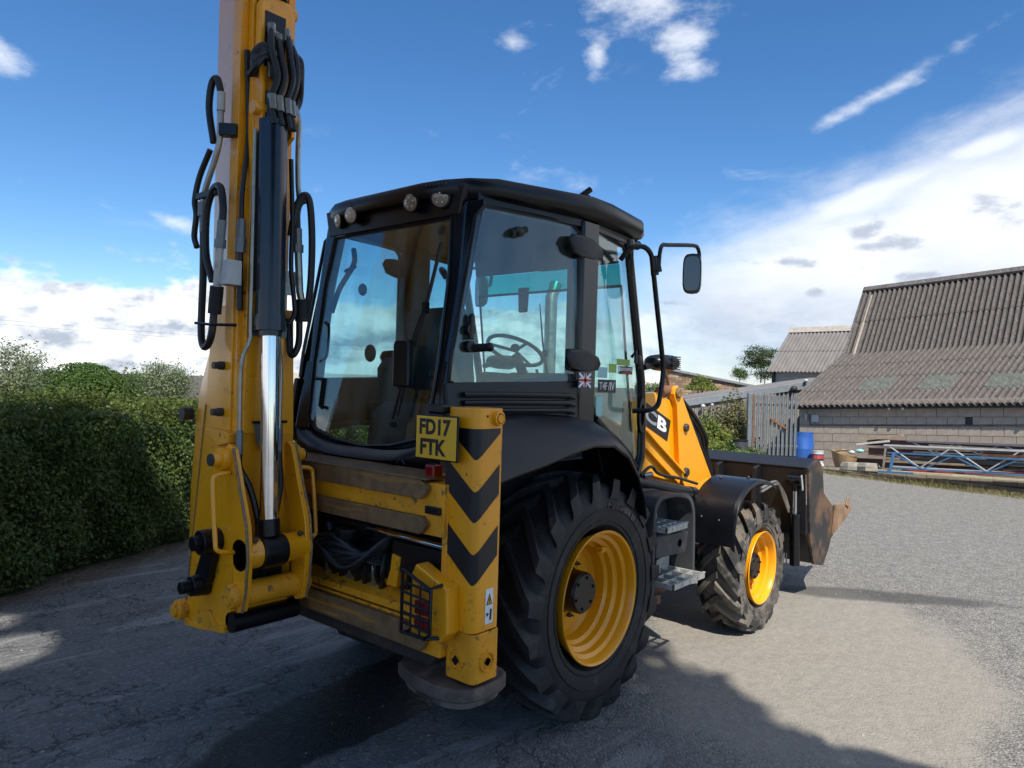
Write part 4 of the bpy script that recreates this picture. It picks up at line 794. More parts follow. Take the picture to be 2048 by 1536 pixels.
# round mirror hole / fender mirror on the door glass
MB().loft([[Vector((.70+.035*k*math.cos(a), -.815-dy, 1.72+.105*k*math.sin(a))) for a in [2*math.pi*j/20 for j in range(20)]] for dy, k in ((0, 1.15), (.02, 1.1), (.022, .7), (.004, .6))]).build('door_handle', 'black', cab, ang=40)
MB().tube([(.60, -.80, 2.10), (.60, -.83, 2.14), (.60, -.83, 2.06)], .012, 6).disc_ell((.66, -.82, 2.07), .04, .02, .05, 10, 8).build('door_catch', 'black', cab)

# ---- digger arm: boom behind, dipper in front, bucket ram down its outer face
boomP = [(.56, .95), (.62, .80), (.78, .78), (.82, .92), (.76, 1.6), (.66, 2.4), (.62, 3.4), (.58, 4.45), (.40, 4.45), (.38, 3.4), (.38, 2.4), (.42, 1.7)]
boom = MB().prism(boomP, 'x', -1.49, -1.34).build('boom', 'yellow', BH, .012)
D = MB()
# lower (sliding) dipper: rear flank lofted from a flat face to a drawn-in edge
def lowd(x, e):   # outline in (y,z) for depth level
    L_ = {0: [(.30, 2.25), (.315, 2.06), (.33, 1.80), (.385, 1.40), (.43, 1.10), (.455, .85), (.475, .64)], 1: [(.30, 2.25), (.40, 2.06), (.50, 1.86), (.545, 1.70), (.585, 1.30), (.585, 1.0), (.545, .64)]}[e]
    return [Vector((x, y, z)) for y, z in L_]+[Vector((x, y, z)) for y, z in ((.48, .60), (.38, .61), (.34, .68), (.22, .71), (.15, .65), (.06, .66), (.03, .80), (.03, 1.30), (.03, 1.62), (.06, 2.25))]
D.loft([lowd(-1.700, 0), lowd(-1.645, 1), lowd(-1.435, 1), lowd(-1.38, 0)])
dip = D.build('dipper', 'yellow', BH, .006, ang=30)
# dark seam along the flank
MB().tube([(-1.702, y, z) for y, z in ((.335, 1.75), (.385, 1.40), (.43, 1.10), (.465, .85), (.495, .62))], .004, 5).build('weld_seam', 'worn_edge', dip)
MB().prism([(.475, .64), (.40, .62), (.34, .69), (.22, .72), (.15, .66), (.06, .68), (.07, .64), (.30, .605), (.48, .585)], 'x', -1.715, -1.365).build('nose_wear_strip', 'yellow_worn', dip, .005)
for x0 in (-1.705, -1.445):    # outer dipper rails
    if x0 < -1.6:      # rear rail: its side folds back towards the boom
        ring = lambda z, ye, xe: [Vector((x0, .09, z)), Vector((x0+(xe-x0), ye, z)), Vector((xe+.03, ye, z)), Vector((x0+.032, .09, z))]
        rl = MB().loft([ring(1.64, .19, -1.69), ring(2.1, .33, -1.665), ring(2.5, .55, -1.575), ring(4.45, .60, -1.56)]).build('rail_plate', 'yellow', dip, .004)
    else: rl = MB().prism([(.085, 1.64), (.105, 4.45), (.345, 4.45), (.325, 2.15), (.185, 1.66)], 'x', x0, x0+.032).build('rail_plate', 'yellow', dip, .004)
    MB().box((x0-.006, .075, 1.62), (x0+.034, .10+(.05 if x0 < -1.6 else 0), 4.45)).build('rail_flange', 'yellow', rl, .004)
    MB().prism([(.03, 1.575), (.12, 1.555), (.24, 1.60), (.25, 1.635), (.08, 1.635), (.02, 1.62)], 'x', x0-.04, x0+.06).build('rail_foot', 'yellow_worn', rl, .006)
    for z in (1.75, 1.98): MB().lathe([(.072, .012), (.060, .012), (.060, .0005)], (x0+.016, 0, z), 'y', 6).build('bolt', 'bolt', rl)
    sgn = -1 if x0 < -1.5 else 1; xe = x0 if sgn < 0 else x0+.032
    for z in (1.72, 1.95): MB().lathe([(xe, .022), (xe+sgn*.03, .022), (xe+sgn*.032, .018), (xe+sgn*.06, .018), (xe+sgn*.06, .0005)], (0, .15, z), 'x', 10).build('adjuster_bolt', 'bolt', rl)
MB().prism([(.11, 2.30), (.115, 4.45), (.30, 4.45), (.28, 2.3)], 'x', -1.605, -1.475).build('dipper_web', 'black', dip)
for x0 in (-1.672, -1.505): MB().prism([(.02, 2.30), (.00, 3.10), (.03, 3.40), (.05, 4.45), (.12, 4.45), (.12, 2.30)], 'x', x0, x0+.022).build('inner_plate', 'yellow', dip, .004)
MB().box((-1.672, .015, 1.62), (-1.455, .06, 2.32)).build('slide_face', 'yellow', dip, .005)
MB().box((-1.645, .008, 2.10), (-1.44, .0142, 2.155)).build('clamp_strip', 'galv', dip, .002)
MB().prism([(-1.62, 1.665), (-1.455, 1.665), (-1.475, 1.57), (-1.54, 1.50), (-1.60, 1.57)], 'y', .008, .0142).build('guide_plate', 'galv', dip, .002)
MB().tube([(-1.63, .004, 1.675), (-1.44, .004, 1.675)], .008, 6).build('clamp_bar', 'black', dip)
# top: ram bracket with the hose manifold
tb = MB().prism([(-1.665, 3.30), (-1.475, 3.30), (-1.475, 3.72), (-1.50, 3.78), (-1.64, 3.78), (-1.665, 3.72)], 'y', -.02, .03).build('ram_bracket', 'yellow', dip, .012)
MB().box((-1.64, -.026, 3.42), (-1.53, -.021, 3.69)).build('bracket_window', 'black', tb)
MB().box((-1.63, -.05, 3.36), (-1.56, -.027, 3.60)).build('manifold', 'steel', tb, .008)
for x in (-1.655, -1.49): MB().prism([(-.06, 3.10), (.03, 3.05), (.04, 3.42), (-.0, 3.50), (-.05, 3.3)], 'x', x-.012, x+.012).build('ram_lug', 'yellow', tb, .006)
MB().tube([(-1.70, -.03, 3.20), (-1.47, -.03, 3.20)], .033, 14).build('ram_pin', 'yellow', tb)
MB().tube([(-1.44, .16, 3.82), (-1.365, .16, 3.82)], .035, 14).build('pivot_boss', 'yellow', tb, .0)
MB().tube([(-1.57, .02, 3.78), (-1.57, .02, 4.45)], .065, 16).build('crowd_ram', 'ram_blue', dip)
for k, (x, y) in enumerate(((-1.625, -.055), (-1.59, -.06), (-1.545, -.06), (-1.515, -.05))):
    MB().tube(smooth_path([(x, y, 3.60-.04*(k % 2)), (x-.012+.01*k, y-.025, 3.48), (x+.015, y-.04, 3.36), (x-.01, y-.03, 3.24), (x+.0, y-.05, 3.12)]), .017, 8).build('hose', 'hose', tb)
    MB().tube([(x, y, 3.62-.04*(k % 2)), (x, y-.004, 3.56-.04*(k % 2))], .019, 6).build('fitting', 'steel', tb)
    MB().tube([(x-.008, y-.033, 3.265), (x-.004, y-.042, 3.19)], .021, 6).build('fitting', 'steel', tb)
for k in range(4): MB().tube(smooth_path([(-1.67-.01*k, -.0, 3.36), (-1.70, -.03-.01*k, 3.45-.02*k), (-1.66, -.06, 3.50-.02*k), (-1.60, -.07, 3.44)]), .016, 8).tube(smooth_path([(-1.50, -.05, 3.52-.03*k), (-1.44, -.03, 3.50-.03*k), (-1.42, .0, 3.38-.02*k), (-1.45, .0, 3.25)]), .015, 8).build('hose', 'hose', tb)
# bucket ram
br = MB().tube([(-1.598, -.045, 3.15), (-1.598, -.075, 2.17)], .070, 24).tube([(-1.598, -.073, 2.20), (-1.598, -.076, 2.125)], .076, 24).tube([(-1.598, -.076, 2.13), (-1.598, -.077, 2.10)], .058, 20).tube([(-1.598, -.03, 3.28), (-1.598, -.045, 3.14)], .05, 14)
bram = br.build('bucket_ram', 'ram_blue', BH, ang=40)
MB().tube([(-1.598, -.077, 2.11), (-1.598, -.115, 1.20)], .043, 24).build('rod', 'chrome', bram, ang=60)
MB().tube([(-1.598, -.112, 1.215), (-1.598, -.12, 1.13)], .054, 18).lathe([(-1.655, .080), (-1.53, .080)], (0, -.125, 1.06), 'x', 24).build('rod_eye', 'black', bram, .006)
for x in (-1.675, -1.52):     # feed pipes beside the ram
    MB().tube(smooth_path([(x, -.02, 3.1), (x, -.03, 2.2), (x-.0, -.03, 2.08), (x+(-.03 if x < -1.6 else .03), -.01, 1.96), (x+(-.03 if x < -1.6 else .03), -.01, 1.62)], 4), .0095, 8).build('feed_pipe', 'steel', bram)
    xx = x+(-.03 if x < -1.6 else .03)
    MB().tube([(xx, -.01, 1.64), (xx, -.012, 1.52)], .017, 6).build('fitting', 'galv', bram)
    MB().tube(smooth_path([(xx, -.012, 1.53), (xx, -.02, 1.46), (xx+(.04 if x < -1.6 else -.01), -.05, 1.36), (-1.63 if x < -1.6 else -1.54, -.07, 1.20), (-1.61 if x < -1.6 else -1.56, -.05, 1.05), (-1.56, -.02, .90)]), .016, 8).build('hose', 'hose', bram)
# tipping levers and link
tip = MB().tube([(-1.735, -.085, .865), (-1.42, -.085, .865)], .058, 20).build('tipping_link', 'yellow_worn', BH, .0)
for x, sgn in ((-1.745, -1), (-1.40, 1)):
    lv = MB().prism([(.075, 1.53), (.02, 1.575), (-.03, 1.55), (-.10, 1.36), (-.165, 1.20), (-.185, 1.06), (-.175, .90), (-.15, .80), (-.10, .785), (-.06, .82), (-.055, 1.0), (-.03, 1.22), (.06, 1.44)], 'x', x, x+.03*(-sgn)).build('lever_plate', 'yellow', tip, .005)
    MB().tube([(x, y, z) for y, z in ((-.03, 1.555), (-.102, 1.36), (-.167, 1.20), (-.187, 1.06), (-.177, .90), (-.152, .80))], .007, 6).build('worn_edge', 'worn_edge', lv)
    MB().lathe([(x-sgn*.02, .055), (x+sgn*.04, .055), (x+sgn*.042, .035), (x+sgn*.075, .033), (x+sgn*.078, .001)], (0, .03, 1.50), 'x', 18).build('pivot_pin', 'yellow', lv)
    MB().lathe([(x+sgn*.07, .03), (x+sgn*.085, .03), (x+sgn*.085, .001)], (0, .03, 1.50), 'x', 12).build('pin_end', 'bolt', lv)
    MB().lathe([(x, .075), (x-sgn*.10, .070), (x-sgn*.11, .075), (x-sgn*.135, .075)], (0, -.115, 1.06), 'x', 20).build('ram_boss', 'yellow', lv)
    MB().lathe([(x-sgn*.0, .06), (x+sgn*.035, .055), (x+sgn*.04, .04), (x+sgn*.05, .04), (x+sgn*.05, .001)], (0, -.085, .865), 'x', 18).build('link_pin', 'yellow_worn', lv)
    MB().tube(smooth_path([(x+sgn*.01, -.02, 1.44), (x+sgn*.085, -.03, 1.43), (x+sgn*.10, -.035, 1.38), (x+sgn*.10, -.07, 1.15), (x+sgn*.09, -.08, 1.09), (x+sgn*.01, -.08, 1.07)], 4), .011, 8).build('hose_guard', 'yellow', lv)
    MB().disc_ell((x-sgn*.05, -.16, 1.13), .016, .016, .012, 8, 6).build('grease_nipple', 'bolt', lv)
lk = MB().prism([(.19, 1.10), (.23, 1.06), (.33, .86), (.32, .80), (.26, .79), (.20, .86), (.13, 1.05), (.14, 1.09)], 'x', -1.745, -1.705).lathe([(-1.80, .062), (-1.70, .062)], (0, .17, 1.08), 'x', 18).lathe([(-1.835, .038), (-1.79, .038)], (0, .17, 1.08), 'x', 12).lathe([(-1.79, .05), (-1.70, .06)], (0, .27, .845), 'x', 18).lathe([(-1.84, .032), (-1.78, .034)], (0, .27, .845), 'x', 12)
lk.build('guide_link', 'black', tip, .005)
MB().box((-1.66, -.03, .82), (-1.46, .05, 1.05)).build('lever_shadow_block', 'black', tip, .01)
pn = MB().lathe([(-1.69, .052), (-1.745, .052), (-1.747, .033), (-1.765, .033), (-1.765, .001)], (0, .50, .665), 'x', 18).build('nose_pin', 'yellow_worn', dip, .004)
MB().tube([(-1.70, .03, .70), (-1.34, .03, .70)], .05, 16).build('nose_cross_tube', 'black', dip)
MB().lathe([(-1.645, .035), (-1.70, .035), (-1.70, .001)], (0, .60, 1.69), 'x', 14).build('flank_pin', 'bolt', dip)
# hoses and steel pipes on the outside of the dipper
hz = MB()
X = -1.77
def hose(path, r=.019, mat='hose', nm='hose'): return MB().tube(smooth_path(path, 5), r*.86, 9).build(nm, mat, dip)
hose([(X, .20, 3.05), (X-.01, .235, 3.22), (X-.01, .215, 3.34), (X, .18, 3.36), (X+.01, .155, 3.28)], .020)
MB().tube([(X+.01, .155, 3.29), (X+.01, .155, 3.20)], .021, 8).build('fitting', 'alloy', dip)
hose([(X+.01, .155, 3.21), (X+.005, .145, 3.08), (X, .17, 2.98), (X-.01, .26, 2.80), (X-.01, .265, 2.70)], .017, 'steel', 'steel_pipe')
hose([(X, .23, 3.02), (X-.01, .31, 2.90), (X-.02, .335, 2.78), (X-.02, .315, 2.70), (X-.02, .33, 2.60), (X-.02, .30, 2.54)], .017)
MB().tube([(X-.01, .262, 2.76), (X-.01, .262, 2.69)], .027, 10).tube([(X-.01, .26, 2.69), (X-.01, .255, 2.61)], .020, 8).build('fitting', 'galv', dip)
hose([(X-.01, .255, 2.62), (X-.01, .245, 2.40), (X-.01, .25, 2.16), (X-.015, .225, 2.06), (X-.02, .175, 2.04), (X-.02, .125, 2.10), (X-.015, .115, 2.24)], .021)
hose([(X-.01, .15, 2.36), (X-.02, .205, 2.50), (X-.03, .19, 2.70), (X-.03, .13, 2.80), (X-.03, .06, 2.80), (X-.03, .03, 2.70), (X-.03, .035, 2.62)], .021)
MB().tube([(X-.03, .035, 2.64), (X-.03, .05, 2.52)], .022, 8).tube([(X-.03, .047, 2.55), (X-.03, .05, 2.51)], .027, 6).build('fitting', 'galv', dip)
MB().tube([(X-.03, .05, 2.53), (X-.02, .085, 2.32)], .020, 8).build('steel_pipe', 'alloy', dip)
MB().tube([(X-.02, .085, 2.33), (X-.015, .112, 2.20)], .032, 10).build('hose_sleeve', 'rubber', dip)
MB().tube([(X+.06, .02, 2.66), (X+.06, .02, 2.56)], .021, 8).tube([(X+.06, .02, 2.57), (X+.06, .025, 2.50)], .026, 6).build('fitting', 'galv', dip)
hose([(X+.085, .06, 3.5), (X+.105, .06, 3.1), (X+.06, .02, 2.8), (X+.06, .02, 2.65)], .014); hose([(X+.06, .025, 2.50), (X+.065, .03, 2.38), (X+.07, .03, 2.22)], .018)
MB().box((X-.02, -.01, 2.335), (X+.055, .075, 2.455)).build('clamp_cover', 'paint_white', dip, .006)
MB().bar((X-.02, .10, 2.79), (X-.02, .30, 2.79), .03, .03).build('pipe_bracket', 'black', dip, .004)
MB().bar((X, .14, 3.10), (X+.06, .08, 3.10), .05, .06).build('pipe_bracket', 'black', dip, .004)
MB().tube([(X-.02, .29, 2.16), (X-.035, .10, 2.145), (X+.07, .06, 2.15)], .008, 6).build('hose_hoop', 'black', dip)
X = -1.385
hose([(X-.07, -.01, 3.28), (X-.05, -.02, 3.20), (X-.05, -.02, 3.05), (X-.045, -.02, 2.90), (X-.04, -.03, 2.80)], .016, 'steel', 'steel_pipe')
hose([(X-.08, -.02, 2.62), (X-.06, -.03, 2.76), (X-.03, -.05, 2.83), (X+.0, -.06, 2.80), (X+.02, -.06, 2.62), (X+.02, -.06, 2.40), (X+.01, -.05, 2.24)], .021)
MB().tube([(X-.045, -.03, 2.66), (X-.04, -.03, 2.56)], .021, 8).tube([(X-.04, -.03, 2.58), (X-.04, -.03, 2.54)], .027, 6).build('fitting', 'galv', dip)
hose([(X-.045, -.03, 2.65), (X-.05, -.03, 2.74), (X-.04, -.04, 2.79), (X-.01, -.05, 2.81)], .018)
MB().tube([(X-.04, -.03, 2.55), (X-.03, -.04, 2.34), (X-.01, -.04, 2.27)], .019, 8).build('steel_pipe', 'steel', dip)
MB().tube([(X-.012, -.04, 2.30), (X-.01, -.04, 2.19)], .036, 12).build('hose_sleeve', 'rubber', dip)
hose([(X-.02, -.03, 2.20), (X-.02, -.03, 2.08), (X-.04, -.02, 2.02), (X-.05, .0, 2.04), (X-.05, .02, 2.2)], .020)
MB().box((X-.10, -.02, 2.32), (X-.04, .0, 2.44)).build('clamp_cover', 'decal_white', dip, .004)
MB().lathe([(X-.075, .03), (X-.02, .034), (X-.015, .001)], (0, .12, 3.02), 'x', 14).build('pin_cap', 'rust', dip)
hose([(-1.48, -.03, 3.0), (-1.47, -.04, 2.7), (-1.475, -.05, 2.45), (-1.46, -.06, 2.30), (-1.455, -.06, 2.22), (-1.48, -.05, 2.17)], .014)
# ================================================================ ground
def ground_material():
    m = bpy.data.materials.new('yard_surface'); m.use_nodes = True; nt = m.node_tree; N = nt.nodes; L = nt.links; b = N['Principled BSDF']
    tc = N.new('ShaderNodeTexCoord'); co = tc.outputs['Object']
    def noise(s, d=6, r=.55, dist=0., vec=None):
        n = N.new('ShaderNodeTexNoise'); L.new(vec or co, n.inputs[0]); n.inputs['Scale'].default_value = s; n.inputs['Detail'].default_value = d; n.inputs['Roughness'].default_value = r; n.inputs['Distortion'].default_value = dist; return n.outputs[0]
    def m_(op, a, b_=None, clamp=False):
        n = N.new('ShaderNodeMath'); n.operation = op; n.use_clamp = clamp
        for i, v in enumerate((a, b_)):
            if v is None: continue
            if isinstance(v, (int, float)): n.inputs[i].default_value = v
            else: L.new(v, n.inputs[i])
        return n.outputs[0]
    def ramp(x, lo, hi, a=0., b2=1.):
        n = N.new('ShaderNodeMapRange'); n.interpolation_type = 'SMOOTHSTEP'; L.new(x, n.inputs[0])
        n.inputs[1].default_value = lo; n.inputs[2].default_value = hi; n.inputs[3].default_value = a; n.inputs[4].default_value = b2; return n.outputs[0]
    def mix(f, a, c):
        n = N.new('ShaderNodeMix'); n.data_type = 'RGBA'
        for s, v in ((n.inputs[0], f), (n.inputs[6], a), (n.inputs[7], c)):
            if isinstance(v, tuple): s.default_value = (*v, 1)
            elif isinstance(v, (int, float)): s.default_value = v
            else: L.new(v, s)
        return n.outputs[2]
    sp = N.new('ShaderNodeSeparateXYZ'); L.new(co, sp.inputs[0]); X, Y = sp.outputs[0], sp.outputs[1]
    wob = m_('MULTIPLY', m_('SUBTRACT', noise(.9, 5, .6), .5), 1.6); wob2 = m_('MULTIPLY', m_('SUBTRACT', noise(2.4, 6, .65), .5), .9)
    w = m_('ADD', wob, wob2)
    def patch(cx, cy, rx, ry, rot, soft, amp=1.):
        c, s = math.cos(rot), math.sin(rot)
        dx = m_('SUBTRACT', X, cx); dy = m_('SUBTRACT', Y, cy)
        u = m_('MULTIPLY', m_('ADD', m_('MULTIPLY', dx, c), m_('MULTIPLY', dy, s)), 1/rx); v = m_('MULTIPLY', m_('SUBTRACT', m_('MULTIPLY', dy, c), m_('MULTIPLY', dx, s)), 1/ry)
        d = m_('SQRT', m_('ADD', m_('MULTIPLY', u, u), m_('MULTIPLY', v, v)))
        return ramp(m_('ADD', d, m_('MULTIPLY', w, amp*.45)), 1-soft, 1+soft, 1., 0.)
    # fine stones
    vo = N.new('ShaderNodeTexVoronoi'); L.new(co, vo.inputs[0]); vo.inputs['Scale'].default_value = 70; vo2 = N.new('ShaderNodeTexVoronoi'); L.new(co, vo2.inputs[0]); vo2.inputs['Scale'].default_value = 38
    fine = noise(120, 4, .7)
    tar = mix(ramp(noise(3, 8, .65), .35, .7), (.115, .116, .118), (.175, .172, .168))       # old tarmac
    tar = mix(ramp(noise(30, 6, .75), .50, .62), tar, (.24, .235, .225))
    grav = mix(ramp(noise(7, 7, .65), .35, .7), (.175, .162, .14), (.26, .242, .208))      # worn gravelly yard
    vc = N.new('ShaderNodeSeparateXYZ'); L.new(vo.outputs['Color'], vc.inputs[0])
    grav = mix(m_('MULTIPLY', ramp(vc.outputs[0], .45, .95), .75), grav, (.36, .345, .315)); grav = mix(m_('MULTIPLY', ramp(vc.outputs[1], .62, .95), .65), grav, (.075, .073, .07))
    # tarmac track on the hedge side, gravel on the barn side; an uneven join
    side = m_('ADD', m_('SUBTRACT', m_('MULTIPLY', X, .78), m_('MULTIPLY', Y, .62)), m_('MULTIPLY', w, .55))
    f = ramp(side, .55, 1.25)
    col = mix(f, tar, grav)
    dust = patch(2.0, -1.55, 1.9, 1.25, .35, .14)
    dustc = mix(ramp(noise(16, 7, .7), .3, .7), (.225, .203, .168), (.285, .26, .22))
    dustc = mix(m_('MULTIPLY', ramp(noise(60, 4, .7), .6, .72), .5), dustc, (.12, .11, .095))
    col = mix(m_('MULTIPLY', dust, .92), col, dustc)
    damp = patch(3.95, -1.55, 1.0, .20, R(-60), .3)
    col = mix(m_('MULTIPLY', damp, .75), col, (.055, .053, .05))
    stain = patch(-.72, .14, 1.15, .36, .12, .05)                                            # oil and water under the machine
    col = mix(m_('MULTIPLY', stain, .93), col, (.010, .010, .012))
    # cracks and worn wheel lines in the tarmac
    mp = N.new('ShaderNodeMapping'); mp.inputs['Rotation'].default_value = (0, 0, R(-24)); mp.inputs['Scale'].default_value = (.35, 2.4, 1); L.new(co, mp.inputs[0])
    ln = noise(1.5, 7, .6, .6, mp.outputs[0])
    col = mix(m_('MULTIPLY', ramp(ln, .53, .60), m_('MULTIPLY', m_('MULTIPLY', m_('SUBTRACT', 1, f), m_('SUBTRACT', 1, stain)), .75)), col, (.27, .265, .255))
    ck = N.new('ShaderNodeTexVoronoi'); ck.feature = 'DISTANCE_TO_EDGE'; L.new(co, ck.inputs[0]); ck.inputs['Scale'].default_value = 2.2
    ckw = N.new('ShaderNodeVectorMath'); ckw.operation = 'ADD'; L.new(co, ckw.inputs[0]); nn = N.new('ShaderNodeTexNoise'); L.new(co, nn.inputs[0]); nn.inputs['Scale'].default_value = 3; nn.inputs['Detail'].default_value = 6; L.new(nn.outputs['Color'], ckw.inputs[1]); L.new(ckw.outputs[0], ck.inputs[0])
    crack = m_('MULTIPLY', ramp(ck.outputs['Distance'], .0, .02, 1., 0.), m_('MULTIPLY', m_('SUBTRACT', 1, f), ramp(noise(.8, 3), .40, .5)))
    col = mix(m_('MULTIPLY', crack, .8), col, (.022, .022, .022))
    # leaf litter along the hedge foot
    hd = m_('SUBTRACT', m_('SUBTRACT', Y, m_('MULTIPLY', X, .47)), m_('MULTIPLY', w, .22))
    lit = ramp(hd, 4.05, 4.55); col = mix(m_('MULTIPLY', lit, .85), col, mix(noise(40, 5, .7), (.035, .026, .018), (.13, .095, .06)))
    L.new(col, b.inputs['Base Color'])
    ro = ramp(noise(20, 5), .3, .7, .78, .95); rmix = N.new('ShaderNodeMath'); rmix.operation = 'SUBTRACT'; L.new(ro, rmix.inputs[0]); L.new(m_('MULTIPLY', stain, .42), rmix.inputs[1]); L.new(rmix.outputs[0], b.inputs['Roughness'])
    rgh = m_('SUBTRACT', 1, m_('MULTIPLY', dust, .72))
    h = m_('ADD', m_('MULTIPLY', m_('ADD', m_('MULTIPLY', vo.outputs['Distance'], -.7), m_('MULTIPLY', noise(34, 6, .7), .9)), rgh), m_('MULTIPLY', noise(4, 4), 1.2))
    h = m_('SUBTRACT', h, m_('MULTIPLY', crack, .8))
    bp = N.new('ShaderNodeBump'); bp.inputs['Strength'].default_value = .9; bp.inputs['Distance'].default_value = .022; L.new(h, bp.inputs['Height']); L.new(bp.outputs[0], b.inputs['Normal'])
    return m
gm = ground_material()
g = MB(); n = 60
# one sheet: fine near the machine, reaching the horizon
xs = sorted(set([-1200, -600, -300, -150, -80, -45, -30]+[round(-20+k, 3) for k in range(51)]+[45, 80, 150, 300, 600, 1200]))
def gz(x, y):
    d = math.hypot(x, y); return .0 if d < 7 else (.03*math.sin(x*.31)*math.cos(y*.27)*min(1, (d-7)/6) if d < 60 else -.2)
vs = [(x, y, gz(x, y)) for x in xs for y in xs]; k = len(xs)
g.add(vs, [(i*k+j, (i+1)*k+j, (i+1)*k+j+1, i*k+j+1) for i in range(k-1) for j in range(k-1)])
go = g.build('ground', gm, None, ang=80); go['kind'] = 'structure'
# loose stones
def stones():
    m = MB(); rng = random.Random(3)
    for i in range(1500):
        if i < 950: x, y = rng.uniform(-.5, 7.5), rng.uniform(-4.5, .5)
        else: x, y = rng.uniform(-3.2, 1), rng.uniform(-2.2, 3.2)
        if -1.0 < y < 1.0 and -.4 < x < .4: continue
        s = rng.choice([.004, .005, .006, .007, .009, .012 if rng.random() < .3 else .005]); a = rng.uniform(0, 6.28); z = gz(x, y)
        pts = [Vector((x+s*math.cos(a+k*1.571)*rng.uniform(.7, 1.2), y+s*math.sin(a+k*1.571)*rng.uniform(.7, 1.2), z-.001)) for k in range(4)]
        t = Vector((x+rng.uniform(-.3, .3)*s, y, z+s*rng.uniform(.5, .9))); n_ = len(m.v); m.v += pts+[t]; m.f += [(n_+k, n_+(k+1) % 4, n_+4) for k in range(4)]
    o = m.build('loose_stones', 'stone', None, smooth=False); o['kind'] = 'stuff'; o['label'] = 'small loose stones scattered over the yard surface'; o['category'] = 'gravel'
stones()

# ================================================================ plants
def leaves_obj(name, C, size, mat, parent, nrm=None, spread=1., aspect=.6):
    org = ORG[root_of(parent).name] if parent else Vector((0, 0, 0))
    me = leaf_mesh(name, C-np.array(org), size, nrm, aspect, spread); me.materials.append(MAT[mat]); o = bpy.data.objects.new(name, me); COL.objects.link(o); o.parent = parent; return o
# hedge: runs from the left edge of the picture past the back of the machine
H0 = Vector((-4.9, 2.05, 0)); H1 = Vector((4.6, 6.95, 0)); hdv = (H1-H0); HL = hdv.length; hdv.normalize(); hn = Vector((hdv.y, -hdv.x, 0))   # hn points to the yard
hedge = thing('hedge', 'tall clipped green hedge along the tarmac track, its top catching the sun', 'hedge', tuple((H0+H1)/2))
def hedge_top(t): return 1.61-.16*t/HL+.045*math.sin(t*1.7)+.03*math.sin(t*4.1+1)
def fbm(t, z): return .06*math.sin(t*2.3+z*1.7)+.045*math.sin(t*5.1-z*3.3+1)+.03*math.sin(t*9.7+z*7.1)
n = 95000; t = RNG.uniform(0, HL, n); face = RNG.uniform(0, 1, n); C = np.zeros((n, 3)); NR = np.zeros((n, 3))
hn_ = np.array(hn); hd_ = np.array(hdv); h0 = np.array(H0)
ht = np.array([hedge_top(a) for a in t]); zz = RNG.uniform(0.02, 1, n)**.9
front = face < .72
dep = np.abs(RNG.normal(0, .07, n)); bul = np.array([fbm(a, b*1.8) for a, b in zip(t, zz)])
z = np.where(front, zz*ht, ht+RNG.normal(.0, .035, n))
off = np.where(front, bul+.05-.14*(zz > .9)*(zz-.9)*10*.6-dep-.10*(zz < .12), -RNG.uniform(0, .9, n))
C = h0+hd_*t[:, None]+hn_*off[:, None]; C[:, 2] = z
NR = np.where(front[:, None], hn_*1.0+np.array((0, 0, .45)), np.array((0, 0, 1.2)))
near = t < 7.2
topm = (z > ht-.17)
sel = ~topm
leaves_obj('foliage', C[sel & near], .042, 'leaf_hedge', hedge, NR[sel & near], .65, .62)
leaves_obj('foliage', C[sel & ~near], .045, 'leaf_hedge', hedge, NR[sel & ~near], .65, .62)
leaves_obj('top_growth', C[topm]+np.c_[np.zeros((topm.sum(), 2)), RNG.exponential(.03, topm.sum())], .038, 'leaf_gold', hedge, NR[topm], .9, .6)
sh_c = []; rg_ = np.random.default_rng(77); stm = MB()
for k in range(150):
    a = rg_.uniform(0, 8.5); fr = rg_.uniform() < .5; tp = hedge_top(a); q = H0+hdv*a+(hn*rg_.uniform(.0, .08) if fr else -hn*rg_.uniform(0, .5)); z0 = rg_.uniform(.3, tp) if fr else tp
    d = (hn*rg_.uniform(.5, 1)+Vector((rg_.normal()*.4, rg_.normal()*.4, rg_.uniform(.1, .8)))) if fr else Vector((rg_.normal()*.3, rg_.normal()*.3, 1)); d.normalize(); L_ = rg_.uniform(.05, .16)
    q = q+Vector((0, 0, z0)); stm.tube([q, q+d*L_], .002, 3)
    for j in range(9): sh_c.append(np.array(q+d*L_*(j/8))+rg_.normal(size=3)*.014)
stm.build('shoot_stems', 'twig', hedge, smooth=False)['kind'] = 'stuff'
leaves_obj('shoots', np.array(sh_c), .04, 'leaf_gold', hedge, None)
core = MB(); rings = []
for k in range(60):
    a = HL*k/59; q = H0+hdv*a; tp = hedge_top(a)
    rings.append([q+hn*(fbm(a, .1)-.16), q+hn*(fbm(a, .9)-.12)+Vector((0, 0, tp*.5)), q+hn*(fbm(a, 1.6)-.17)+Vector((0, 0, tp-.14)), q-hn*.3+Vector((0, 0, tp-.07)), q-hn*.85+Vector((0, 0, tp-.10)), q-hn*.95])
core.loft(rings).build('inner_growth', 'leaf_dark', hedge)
tw = MB(); rng = random.Random(5)
for k in range(420):
    a = rng.uniform(0, 7.5); q = H0+hdv*a+hn*(rng.uniform(-.05, .30)); L_ = rng.uniform(.05, .22); an = rng.uniform(0, 6.28); el_ = rng.uniform(.0, .5)
    d = Vector((math.cos(an), math.sin(an), el_)); tw.tube([q+Vector((0, 0, .004)), q+d*L_*.5+Vector((0, 0, .01)), q+d*L_], .0018, 3)
o = tw.build('hedge_litter', 'twig', None, smooth=False); o['kind'] = 'stuff'; o['label'] = 'dry twigs and straw lying along the foot of the hedge'; o['category'] = 'litter'
